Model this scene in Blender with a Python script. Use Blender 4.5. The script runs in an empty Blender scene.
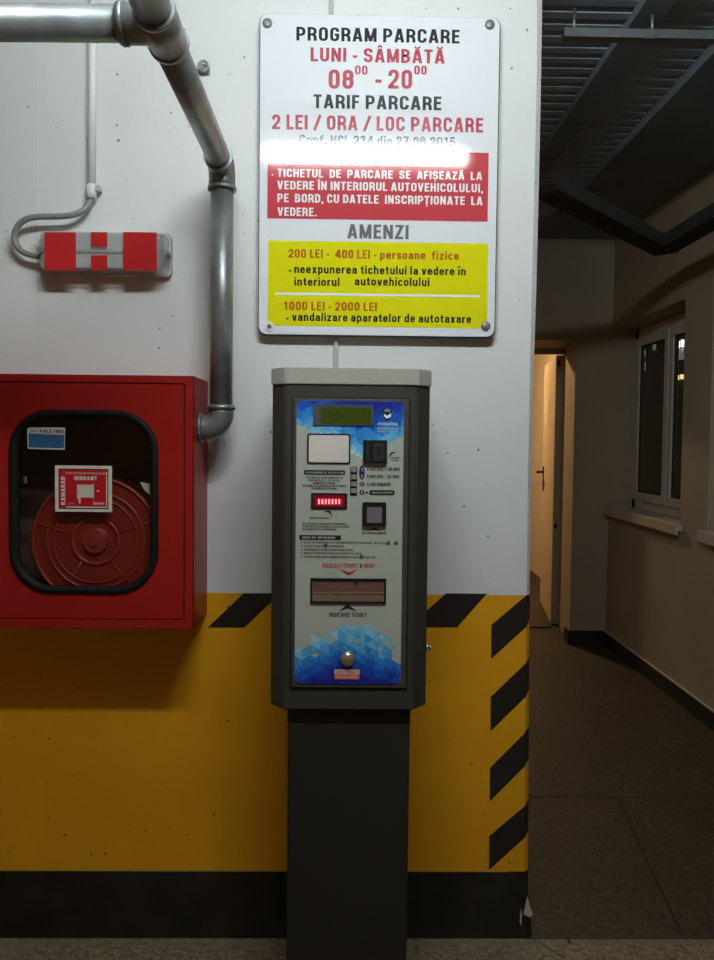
import bpy, bmesh, math, random
from mathutils import Vector, Matrix, Euler

random.seed(7)
scn = bpy.context.scene
COL = scn.collection
PI = math.pi
W, H = 714, 960
F = 760.0
R_ = math.radians

# ------------------------------------------------------------------ camera
D, EYE = 2.2, 1.478
CAMLOC = Vector((0.0, -D, EYE))
YAW, PITCH, ROLL = R_(0.86), R_(2.2), R_(0.62)
CAMROT = (Euler((PI / 2 - PITCH, 0, -YAW), 'XYZ').to_matrix() @ Matrix.Rotation(ROLL, 3, 'Z'))


def raw_px(v):
    c = CAMROT.transposed() @ v
    return W / 2 + F * c.x / -c.z, H / 2 - F * c.y / -c.z


_vp = raw_px(Vector((0, 1, 0)))
CX = W / 2 + (346.0 - _vp[0])
CY = H / 2 + (440.0 - _vp[1])
cam = bpy.data.cameras.new('camera')
cam.sensor_fit = 'HORIZONTAL'
cam.sensor_width = 36.0
cam.lens = F / W * 36.0
cam.shift_x = -(CX - W / 2) / W
cam.shift_y = (CY - H / 2) / W
cam.clip_start = 0.02
cam_o = bpy.data.objects.new('camera', cam)
COL.objects.link(cam_o)
cam_o.matrix_world = Matrix.Translation(CAMLOC) @ CAMROT.to_4x4()
scn.camera = cam_o


def ray(px, py):
    return CAMROT @ Vector(((px - CX) / F, -(py - CY) / F, -1.0))


def U(px, py, y=0.0):
    """photo pixel -> point on the plane Y = y"""
    r = ray(px, py)
    t = (y + D) / r.y
    return CAMLOC + r * t


def UX(px, py, x):
    r = ray(px, py)
    return CAMLOC + r * (x / r.x)


def UZ(px, py, z):
    r = ray(px, py)
    return CAMLOC + r * ((z - EYE) / r.z)


def RC(x0, y0, x1, y1, y):
    """upright rectangle on plane y from a photo box -> X0, X1, Z0, Z1"""
    xc, yc = (x0 + x1) / 2, (y0 + y1) / 2
    return U(x0, yc, y).x, U(x1, yc, y).x, U(xc, y1, y).z, U(xc, y0, y).z


# ------------------------------------------------------------------ materials
def srgb(r, g, b):
    f = lambda c: (c / 255 / 12.92) if c / 255 <= 0.04045 else ((c / 255 + 0.055) / 1.055) ** 2.4
    return (f(r), f(g), f(b))


def mat(name, col, rough=0.5, metal=0.0, spec=0.5, var=0.0, scale=20.0, bump=0.0, bscale=80.0,
        coat=0.0, emis=None, estr=0.0, trans=0.0, ior=1.45, col2=None, alpha=1.0):
    m = bpy.data.materials.new(name)
    m.use_nodes = True
    nt = m.node_tree
    b = nt.nodes['Principled BSDF']
    b.inputs['Base Color'].default_value = (*col, 1)
    b.inputs['Roughness'].default_value = rough
    b.inputs['Metallic'].default_value = metal
    b.inputs['Specular IOR Level'].default_value = spec
    b.inputs['IOR'].default_value = ior
    b.inputs['Coat Weight'].default_value = coat
    b.inputs['Coat Roughness'].default_value = 0.05
    b.inputs['Transmission Weight'].default_value = trans
    b.inputs['Alpha'].default_value = alpha
    if emis:
        b.inputs['Emission Color'].default_value = (*emis, 1)
        b.inputs['Emission Strength'].default_value = estr
    tc = None
    if var > 0 or bump > 0:
        tc = nt.nodes.new('ShaderNodeTexCoord')
    if var > 0:
        n = nt.nodes.new('ShaderNodeTexNoise')
        n.inputs['Scale'].default_value = scale
        n.inputs['Detail'].default_value = 5
        nt.links.new(tc.outputs['Object'], n.inputs['Vector'])
        r = nt.nodes.new('ShaderNodeValToRGB')
        c2 = col2 if col2 else tuple(max(0, c * (1 - var)) for c in col)
        r.color_ramp.elements[0].position = 0.3
        r.color_ramp.elements[1].position = 0.7
        r.color_ramp.elements[0].color = (*c2, 1)
        r.color_ramp.elements[1].color = (*col, 1)
        nt.links.new(n.outputs['Fac'], r.inputs['Fac'])
        nt.links.new(r.outputs['Color'], b.inputs['Base Color'])
    if bump > 0:
        n2 = nt.nodes.new('ShaderNodeTexNoise')
        n2.inputs['Scale'].default_value = bscale
        n2.inputs['Detail'].default_value = 4
        nt.links.new(tc.outputs['Object'], n2.inputs['Vector'])
        bp = nt.nodes.new('ShaderNodeBump')
        bp.inputs['Strength'].default_value = bump
        bp.inputs['Distance'].default_value = 0.002
        nt.links.new(n2.outputs['Fac'], bp.inputs['Height'])
        nt.links.new(bp.outputs['Normal'], b.inputs['Normal'])
    return m


def concrete_paint(name, col, rough, var, pit_col):
    """painted concrete with small dark blow holes and faint blotches"""
    m = mat(name, col, rough, 0, 0.4, var, 3.0, 0.25, 45)
    nt = m.node_tree
    b = nt.nodes['Principled BSDF']
    src = b.inputs['Base Color'].links[0].from_socket
    tc = [n for n in nt.nodes if n.type == 'TEX_COORD'][0]
    v = nt.nodes.new('ShaderNodeTexVoronoi')
    v.inputs['Scale'].default_value = 25
    v.inputs['Randomness'].default_value = 1.0
    nt.links.new(tc.outputs['Object'], v.inputs['Vector'])
    # each cell gets its own hole radius, most of them none
    sep = nt.nodes.new('ShaderNodeSeparateColor')
    nt.links.new(v.outputs['Color'], sep.inputs['Color'])
    mr = nt.nodes.new('ShaderNodeMapRange')
    mr.inputs['From Min'].default_value = 0.15
    mr.inputs['From Max'].default_value = 1.0
    mr.inputs['To Min'].default_value = 0.0
    mr.inputs['To Max'].default_value = 0.105
    nt.links.new(sep.outputs[0], mr.inputs['Value'])
    lt = nt.nodes.new('ShaderNodeMath')
    lt.operation = 'LESS_THAN'
    nt.links.new(v.outputs['Distance'], lt.inputs[0])
    nt.links.new(mr.outputs['Result'], lt.inputs[1])
    mx = nt.nodes.new('ShaderNodeMix')
    mx.data_type = 'RGBA'
    nt.links.new(lt.outputs[0], mx.inputs['Factor'])
    nt.links.new(src, mx.inputs['A'])
    mx.inputs['B'].default_value = (*pit_col, 1)
    nt.links.new(mx.outputs['Result'], b.inputs['Base Color'])
    return m


def speckled(name, col, col2, rough=0.6):
    """worn terrazzo-like floor: blotches and fine light grains"""
    m = mat(name, col, rough, 0, 0.35, 0.5, 2.2, 0.2, 120, col2=col2)
    nt = m.node_tree
    b = nt.nodes['Principled BSDF']
    src = b.inputs['Base Color'].links[0].from_socket
    tc = [n for n in nt.nodes if n.type == 'TEX_COORD'][0]
    v = nt.nodes.new('ShaderNodeTexVoronoi')
    v.inputs['Scale'].default_value = 110
    nt.links.new(tc.outputs['Object'], v.inputs['Vector'])
    sep = nt.nodes.new('ShaderNodeSeparateColor')
    nt.links.new(v.outputs['Color'], sep.inputs['Color'])
    mr = nt.nodes.new('ShaderNodeMapRange')
    mr.inputs['To Min'].default_value = 0.62
    mr.inputs['To Max'].default_value = 1.5
    nt.links.new(sep.outputs[0], mr.inputs['Value'])
    mx = nt.nodes.new('ShaderNodeMix')
    mx.data_type = 'RGBA'
    mx.blend_type = 'MULTIPLY'
    mx.inputs['Factor'].default_value = 1
    nt.links.new(src, mx.inputs['A'])
    nt.links.new(mr.outputs['Result'], mx.inputs['B'])
    nt.links.new(mx.outputs['Result'], b.inputs['Base Color'])
    return m


def attr_mat(name, rough=0.35):
    m = mat(name, (1, 1, 1), rough)
    nt = m.node_tree
    a = nt.nodes.new('ShaderNodeVertexColor')
    a.layer_name = 'print'
    nt.links.new(a.outputs['Color'], nt.nodes['Principled BSDF'].inputs['Base Color'])
    return m


def glass_mat(name, tint=(1, 1, 1), refl=0.08, rough=0.02):
    """clear pane: mostly straight-through, a little mirror"""
    m = bpy.data.materials.new(name)
    m.use_nodes = True
    nt = m.node_tree
    nt.nodes.remove(nt.nodes['Principled BSDF'])
    out = nt.nodes['Material Output']
    t = nt.nodes.new('ShaderNodeBsdfTransparent')
    t.inputs['Color'].default_value = (*tint, 1)
    g = nt.nodes.new('ShaderNodeBsdfGlossy')
    g.inputs['Roughness'].default_value = rough
    lw = nt.nodes.new('ShaderNodeLayerWeight')
    lw.inputs['Blend'].default_value = 0.5
    pw5 = nt.nodes.new('ShaderNodeMath')
    pw5.operation = 'POWER'
    pw5.inputs[1].default_value = 5.0
    nt.links.new(lw.outputs['Facing'], pw5.inputs[0])
    mr = nt.nodes.new('ShaderNodeMath')
    mr.operation = 'MULTIPLY_ADD'
    mr.inputs[1].default_value = 0.9
    mr.inputs[2].default_value = refl
    mr.use_clamp = True
    nt.links.new(pw5.outputs[0], mr.inputs[0])
    mx = nt.nodes.new('ShaderNodeMixShader')
    nt.links.new(mr.outputs[0], mx.inputs[0])
    nt.links.new(t.outputs[0], mx.inputs[1])
    nt.links.new(g.outputs[0], mx.inputs[2])
    nt.links.new(mx.outputs[0], out.inputs['Surface'])
    return m


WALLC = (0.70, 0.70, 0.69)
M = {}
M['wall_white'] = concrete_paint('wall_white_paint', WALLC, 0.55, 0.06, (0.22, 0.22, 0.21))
M['wall_yellow'] = concrete_paint('wall_yellow_paint', (0.83, 0.375, 0.009), 0.5, 0.14, (0.25, 0.13, 0.01))
M['wall_black'] = mat('wall_black_paint', (0.016, 0.013, 0.008), 0.6, spec=0.25, var=0.5, scale=9, col2=(0.030, 0.024, 0.015), bump=0.2)
M['stripe_black'] = mat('stripe_black_paint', (0.018, 0.014, 0.014), 0.45)
M['chip'] = mat('bare_plaster', (0.60, 0.56, 0.45), 0.9, var=0.4, scale=60)
M['paint_edge'] = mat('paint_edge', (0.50, 0.30, 0.06), 0.6)
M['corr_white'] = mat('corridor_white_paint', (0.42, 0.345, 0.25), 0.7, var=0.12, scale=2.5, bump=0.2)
M['lit_wall'] = mat('cream_room_paint', (0.72, 0.62, 0.47), 0.7, var=0.04)
M['base_dark'] = mat('dark_skirting_paint', (0.02, 0.018, 0.014), 0.5)
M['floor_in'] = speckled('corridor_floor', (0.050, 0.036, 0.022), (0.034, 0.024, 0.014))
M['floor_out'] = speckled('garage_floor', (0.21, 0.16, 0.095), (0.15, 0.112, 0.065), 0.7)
M['joint'] = mat('floor_joint', (0.02, 0.017, 0.013), 0.8)
M['ceil_deck'] = mat('galvanised_deck', (0.46, 0.55, 0.68), 0.6, var=0.25, scale=6)
M['ceil_conc'] = mat('ceiling_concrete', (0.55, 0.56, 0.57), 0.8, var=0.15, scale=3)
M['soffit_dark'] = mat('dark_soffit', (0.25, 0.29, 0.34), 0.8, var=0.2, scale=4)
M['galv'] = mat('galvanised_pipe', (0.33, 0.355, 0.355), 0.38, metal=0.6, var=0.3, scale=22, bump=0.25, bscale=60)
M['galv_strut'] = mat('galvanised_strut', (0.30, 0.32, 0.33), 0.45, metal=0.6, var=0.2, scale=30)
M['pvc_white'] = mat('white_pvc', (0.74, 0.745, 0.72), 0.35)
M['pvc_grey'] = mat('grey_pvc', (0.23, 0.23, 0.21), 0.35)
M['pvc_grey2'] = mat('grey_duct', (0.40, 0.40, 0.40), 0.4)
M['sign_white'] = mat('sign_enamel_white', (0.72, 0.73, 0.76), 0.07, spec=0.5)
M['sign_red'] = mat('sign_enamel_red', (0.52, 0.055, 0.07), 0.07, spec=0.5)
M['sign_yellow'] = mat('sign_enamel_yellow', (0.70, 0.66, 0.008), 0.07, spec=0.5)
M['sign_edge'] = mat('sign_edge', (0.05, 0.05, 0.055), 0.5)
M['ink_black'] = mat('ink_black', (0.02, 0.02, 0.026), 0.1)
M['ink_grey'] = mat('ink_grey', (0.15, 0.15, 0.16), 0.1)
M['ink_red'] = mat('ink_red', (0.42, 0.05, 0.075), 0.1)
M['ink_brown'] = mat('ink_brown_red', (0.42, 0.11, 0.02), 0.1)
M['ink_white'] = mat('ink_white', (0.80, 0.80, 0.80), 0.1)
M['screw'] = mat('screw_cap_grey', (0.20, 0.215, 0.23), 0.4, metal=0.4)
M['screw_rust'] = mat('rusty_screw', (0.16, 0.07, 0.02), 0.6)
M['red_box'] = mat('cabinet_red_enamel', (0.36, 0.013, 0.010), 0.36, spec=0.4, var=0.08, scale=4)
M['red_in'] = mat('cabinet_inner_dark', (0.09, 0.045, 0.042), 0.6)
M['reel_red'] = mat('reel_red', (0.20, 0.012, 0.008), 0.45, spec=0.35)
M['reel_edge'] = mat('reel_rib', (0.25, 0.022, 0.016), 0.35)
M['rubber'] = mat('rubber_black', (0.010, 0.011, 0.010), 0.6, spec=0.2)
M['hose'] = mat('hose_dark_red', (0.09, 0.016, 0.014), 0.7)
M['pane'] = glass_mat('cabinet_pane', (0.95, 0.94, 0.94), 0.035, 0.05)
M['label_white'] = mat('label_white', (0.72, 0.66, 0.60), 0.4)
M['label_blue'] = mat('label_blue', (0.04, 0.15, 0.33), 0.4, var=0.25, scale=120)
M['label_red'] = mat('label_red', (0.50, 0.010, 0.018), 0.35)
M['label_beige'] = mat('label_beige', (0.66, 0.58, 0.46), 0.4)
M['house'] = mat('machine_dark_grey', (0.042, 0.038, 0.033), 0.5, spec=0.35, bump=0.15, bscale=300)
M['house_door'] = mat('machine_door_grey', (0.055, 0.051, 0.042), 0.5, spec=0.35, bump=0.15, bscale=300)
M['gap'] = mat('gap_black', (0.006, 0.006, 0.006), 0.7)
M['pedestal'] = mat('pedestal_grey', (0.026, 0.022, 0.017), 0.55, spec=0.3, bump=0.2, bscale=260)
M['cap'] = mat('cap_light_grey', (0.36, 0.345, 0.30), 0.5, bump=0.1, bscale=200)
M['plate'] = mat('face_plate', (0.40, 0.42, 0.355), 0.45)
M['print'] = attr_mat('printed_blue', 0.35)
M['lcd_frame'] = mat('lcd_frame', (0.06, 0.07, 0.09), 0.4)
M['lcd'] = mat('lcd_green', (0.05, 0.075, 0.004), 0.3, var=0.25, scale=90)
M['black_plastic'] = mat('black_plastic', (0.012, 0.011, 0.012), 0.35)
M['black_plastic2'] = mat('black_plastic_raised', (0.03, 0.028, 0.03), 0.3)
M['reader'] = mat('reader_white', (0.66, 0.60, 0.56), 0.45)
M['key'] = mat('key_steel', (0.40, 0.36, 0.35), 0.4, metal=0.5)
M['coin_btn'] = mat('coin_button', (0.22, 0.20, 0.215), 0.4, metal=0.3)
M['led_back'] = mat('led_window', (0.05, 0.004, 0.006), 0.3, emis=(1, 0.005, 0.03), estr=0.10)
M['led'] = mat('led_lit', (0.8, 0.2, 0.2), 0.4, emis=(1.0, 0.30, 0.36), estr=1.9)
M['led_glow'] = mat('led_lit_window', (0.3, 0.02, 0.02), 0.4, emis=(1.0, 0.01, 0.04), estr=0.24)
M['slot_brown'] = mat('slot_flap_brown', (0.15, 0.075, 0.065), 0.25)
M['slot_lip'] = mat('slot_lip', (0.22, 0.13, 0.10), 0.3)
M['copper'] = mat('lock_copper', (0.62, 0.47, 0.36), 0.22, metal=0.8)
M['chrome'] = mat('chrome', (0.75, 0.75, 0.75), 0.12, metal=1.0)
M['navy'] = mat('ink_navy', (0.01, 0.015, 0.10), 0.3)
M['darkgreen'] = mat('ink_dark_green', (0.01, 0.05, 0.03), 0.3)
M['sticker_pale'] = mat('sticker_pale', (0.62, 0.52, 0.46), 0.4)
M['sticker_red'] = mat('sticker_orange_red', (0.66, 0.10, 0.05), 0.4)
M['lamp_base'] = mat('lamp_base_grey', (0.50, 0.50, 0.48), 0.5)
M['lamp_refl'] = mat('lamp_reflector', (0.52, 0.53, 0.53), 0.35, var=0.1, scale=30)
M['lamp_red'] = mat('lamp_red_film', (0.50, 0.022, 0.024), 0.16, spec=0.6)
M['lens'] = glass_mat('lamp_lens', (0.92, 0.92, 0.92), 0.07, 0.06)
_nt = M['lens'].node_tree
_d = _nt.nodes.new('ShaderNodeBsdfDiffuse')
_d.inputs['Color'].default_value = (0.62, 0.63, 0.62, 1)
_m = _nt.nodes.new('ShaderNodeMixShader')
_m.inputs[0].default_value = 0.22
_src = _nt.nodes['Material Output'].inputs['Surface'].links[0].from_socket
_nt.links.new(_src, _m.inputs[1])
_nt.links.new(_d.outputs[0], _m.inputs[2])
_nt.links.new(_m.outputs[0], _nt.nodes['Material Output'].inputs['Surface'])
M['door_leaf'] = mat('door_leaf_cream', (0.62, 0.50, 0.34), 0.5)
M['door_edge'] = mat('door_edge', (0.40, 0.33, 0.26), 0.55)
M['frame_white'] = mat('upvc_white', (0.62, 0.58, 0.52), 0.4)
M['sill'] = mat('sill_white', (0.55, 0.49, 0.41), 0.45)
M['win_glass'] = glass_mat('window_glass', (0.8, 0.8, 0.78), 0.06, 0.01)
M['night'] = mat('night_yard_wall', (0.05, 0.04, 0.028), 0.9)
M['tray'] = mat('tray_dark', (0.06, 0.06, 0.058), 0.6, metal=0.2, bump=0.5, bscale=90)
M['cable'] = mat('cable_black', (0.018, 0.018, 0.018), 0.5)
M['tube_cool'] = mat('tube_lit_cool', (1, 1, 1), 0.5, emis=(0.89, 0.985, 1.0), estr=1.0)
M['out_cool'] = mat('pane_reflection_cool', (1, 1, 1), 0.5, emis=(0.8, 0.95, 0.92), estr=3.2)  # emission for the pane reflections that are built as lit tubes
M['out_dim'] = mat('pane_reflection_glow', (1, 1, 1), 0.5, emis=(0.8, 0.95, 0.92), estr=0.16)  # dim glow of a reflection on the glass, given as emission
M['out_warm'] = mat('pane_reflection_warm', (1, 1, 1), 0.5, emis=(1.0, 0.72, 0.35), estr=2.0)
M['bulb_warm'] = mat('bulb_lit_warm', (1, 1, 1), 0.5, emis=(1.0, 0.66, 0.33), estr=210)


# ------------------------------------------------------------------ mesh helpers
class MB:
    """collects shapes (world coordinates) for ONE mesh object"""

    def __init__(self):
        self.bm = bmesh.new()
        self.mi = 0

    def face(self, pts):
        vs = [self.bm.verts.new(p) for p in pts]
        f = self.bm.faces.new(vs)
        f.material_index = self.mi
        return f

    def box(self, x0, x1, y0, y1, z0, z1, bev=0.0, seg=2):
        r = bmesh.ops.create_cube(self.bm, size=1.0)
        vs = r['verts']
        for v in vs:
            v.co = Vector(((x0 + x1) / 2 + v.co.x * (x1 - x0), (y0 + y1) / 2 + v.co.y * (y1 - y0),
                           (z0 + z1) / 2 + v.co.z * (z1 - z0)))
        fs = set(f for v in vs for f in v.link_faces)
        for f in fs:
            f.material_index = self.mi
        if bev > 0:
            es = list(set(e for v in vs for e in v.link_edges))
            bmesh.ops.bevel(self.bm, geom=es, offset=bev, segments=seg, profile=0.5, affect='EDGES', material=-1)
        return self

    def prism(self, pts, vec):
        """closed polygon pts extruded along vec"""
        vec = Vector(vec)
        a = [self.bm.verts.new(Vector(p)) for p in pts]
        b = [self.bm.verts.new(Vector(p) + vec) for p in pts]
        n = len(a)
        fs = [self.bm.faces.new(a[::-1]), self.bm.faces.new(b)]
        for i in range(n):
            fs.append(self.bm.faces.new((a[i], a[(i + 1) % n], b[(i + 1) % n], b[i])))
        for f in fs:
            f.material_index = self.mi
        return self

    def tube(self, path, r, n=20, cap=True, smooth=True):
        path = [Vector(p) for p in path]
        rs = r if isinstance(r, (list, tuple)) else [r] * len(path)
        rings = []
        up = None
        for i, p in enumerate(path):
            if i == 0:
                t = (path[1] - p).normalized()
            elif i == len(path) - 1:
                t = (p - path[i - 1]).normalized()
            else:
                t = ((p - path[i - 1]).normalized() + (path[i + 1] - p).normalized())
                t = t.normalized() if t.length > 1e-6 else (path[i + 1] - p).normalized()
            if up is None:
                up = Vector((0, 0, 1)) if abs(t.z) < 0.9 else Vector((0, 1, 0))
            s = t.cross(up)
            if s.length < 1e-6:
                s = t.orthogonal()
            s.normalize()
            up = s.cross(t).normalized()
            rings.append([self.bm.verts.new(p + (s * math.cos(2 * PI * k / n) + up * math.sin(2 * PI * k / n)) * rs[i])
                          for k in range(n)])
        for i in range(len(rings) - 1):
            for k in range(n):
                f = self.bm.faces.new((rings[i][k], rings[i][(k + 1) % n], rings[i + 1][(k + 1) % n], rings[i + 1][k]))
                f.smooth = smooth
                f.material_index = self.mi
        if cap:
            f = self.bm.faces.new(rings[0][::-1]); f.material_index = self.mi
            f = self.bm.faces.new(rings[-1]); f.material_index = self.mi
        return self

    def disc(self, c, r, y0, y1, n=24):
        """short cylinder along Y"""
        return self.tube([(c[0], y0, c[1]), (c[0], y1, c[1])], r, n)

    def torus(self, c, R, r, n=48, k=8):
        """ring in the XZ plane at point c"""
        vs = []
        for i in range(n):
            a = 2 * PI * i / n
            vs.append([self.bm.verts.new((c[0] + (R + r * math.cos(2 * PI * j / k)) * math.cos(a),
                                          c[1] + r * math.sin(2 * PI * j / k),
                                          c[2] + (R + r * math.cos(2 * PI * j / k)) * math.sin(a))) for j in range(k)])
        for i in range(n):
            for j in range(k):
                f = self.bm.faces.new((vs[i][j], vs[(i + 1) % n][j], vs[(i + 1) % n][(j + 1) % k], vs[i][(j + 1) % k]))
                f.smooth = True
                f.material_index = self.mi
        return self

    def dome(self, c, r, y, n=24, k=8, h=1.0):
        """half ball bulging to -Y"""
        rows = []
        for i in range(k):
            a = PI / 2 * i / k
            rows.append([self.bm.verts.new((c[0] + r * math.cos(a) * math.cos(2 * PI * j / n), y - r * h * math.sin(a),
                                            c[1] + r * math.cos(a) * math.sin(2 * PI * j / n))) for j in range(n)])
        top = self.bm.verts.new((c[0], y - r * h, c[1]))
        for i in range(k - 1):
            for j in range(n):
                f = self.bm.faces.new((rows[i][j], rows[i][(j + 1) % n], rows[i + 1][(j + 1) % n], rows[i + 1][j]))
                f.smooth = True
        for j in range(n):
            f = self.bm.faces.new((rows[-1][j], rows[-1][(j + 1) % n], top))
            f.smooth = True
        self.bm.faces.new(rows[0][::-1])
        return self

    def mesh(self, name, mats):
        bmesh.ops.recalc_face_normals(self.bm, faces=self.bm.faces[:])
        me = bpy.data.meshes.new(name)
        self.bm.to_mesh(me)
        self.bm.free()
        for m in (mats if isinstance(mats, (list, tuple)) else [mats]):
            me.materials.append(m)
        return me


WO = {}          # world origin of every object


def link_mesh(name, me, parent=None, origin=None):
    if parent is not None:
        org = WO[parent.name]
    elif origin is not None:
        org = Vector(origin)
    else:
        xs = [v.co for v in me.vertices]
        mn = Vector((min(v.x for v in xs), min(v.y for v in xs), min(v.z for v in xs)))
        mx = Vector((max(v.x for v in xs), max(v.y for v in xs), max(v.z for v in xs)))
        org = Vector(((mn.x + mx.x) / 2, (mn.y + mx.y) / 2, mn.z))
    me.transform(Matrix.Translation(-org))
    o = bpy.data.objects.new(name, me)
    COL.objects.link(o)
    WO[o.name] = org
    if parent is not None:
        o.parent = parent
    else:
        o.location = org
    return o


def obj(name, mb, mats, parent=None, label=None, origin=None):
    o = link_mesh(name, mb.mesh(name, mats), parent, origin)
    if label:
        o['label'] = label
    return o


def tag(o, label=None, cat=None, group=None, kind=None):
    if label: o['label'] = label
    if cat: o['category'] = cat
    if group: o['group'] = group
    if kind: o['kind'] = kind
    return o


def thing(name, label, cat, loc, group=None):
    o = bpy.data.objects.new(name, None)
    COL.objects.link(o)
    o.location = loc
    o.empty_display_size = 0.1
    WO[o.name] = Vector(loc)
    return tag(o, label, cat, group)


def struct(name, mb, mats, label, cat):
    return tag(obj(name, mb, mats), label, cat, kind='structure')


def bez(pts, n=10):
    """Catmull-Rom through pts"""
    P = [Vector(p) for p in pts]
    P = [P[0] * 2 - P[1]] + P + [P[-1] * 2 - P[-2]]
    out = []
    for i in range(1, len(P) - 2):
        for k in range(n):
            t = k / n
            a, b, c, d = P[i - 1], P[i], P[i + 1], P[i + 2]
            out.append(0.5 * ((2 * b) + (c - a) * t + (2 * a - 5 * b + 4 * c - d) * t * t + (3 * b - a - 3 * c + d) * t ** 3))
    out.append(P[-2])
    return out


def arc(c, a, b, ang, n=10):
    """points c + a cos t + b sin t, t in 0..ang"""
    c, a, b = Vector(c), Vector(a), Vector(b)
    return [c + a * math.cos(ang * k / n) + b * math.sin(ang * k / n) for k in range(n + 1)]


def rrect(x0, x1, z0, z1, r, y, n=6):
    out = []
    for (cx, cz, a0) in ((x1 - r, z1 - r, 0), (x0 + r, z1 - r, PI / 2), (x0 + r, z0 + r, PI), (x1 - r, z0 + r, 1.5 * PI)):
        for k in range(n + 1):
            a = a0 + PI / 2 * k / n
            out.append(Vector((cx + r * math.cos(a), y, cz + r * math.sin(a))))
    return out


# ------------------------------------------------------------------ lettering
# a condensed bold stroke alphabet: every letter is drawn as thick ribbons (capital height = 1)
def curve(pts):
    """points; a 3-tuple marks a rounded corner"""
    out = []
    n = len(pts)
    for i, p in enumerate(pts):
        if len(p) == 2:
            out.append(Vector((p[0], p[1])))
        else:
            c = Vector((p[0], p[1]))
            a_, b_ = Vector(pts[i - 1][:2]), Vector(pts[(i + 1) % n][:2])
            ra = min(p[2], (a_ - c).length * (0.5 if len(pts[i - 1]) == 3 else 1))
            rb = min(p[2], (b_ - c).length * (0.5 if len(pts[(i + 1) % n]) == 3 else 1))
            s_, e_ = c + (a_ - c).normalized() * ra, c + (b_ - c).normalized() * rb
            for k in range(5):
                t = k / 4
                out.append(s_ * (1 - t) ** 2 + c * 2 * t * (1 - t) + e_ * t * t)
    q_ = []
    for p in out:
        if not q_ or (p - q_[-1]).length > 1e-5:
            q_.append(p)
    return q_


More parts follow.
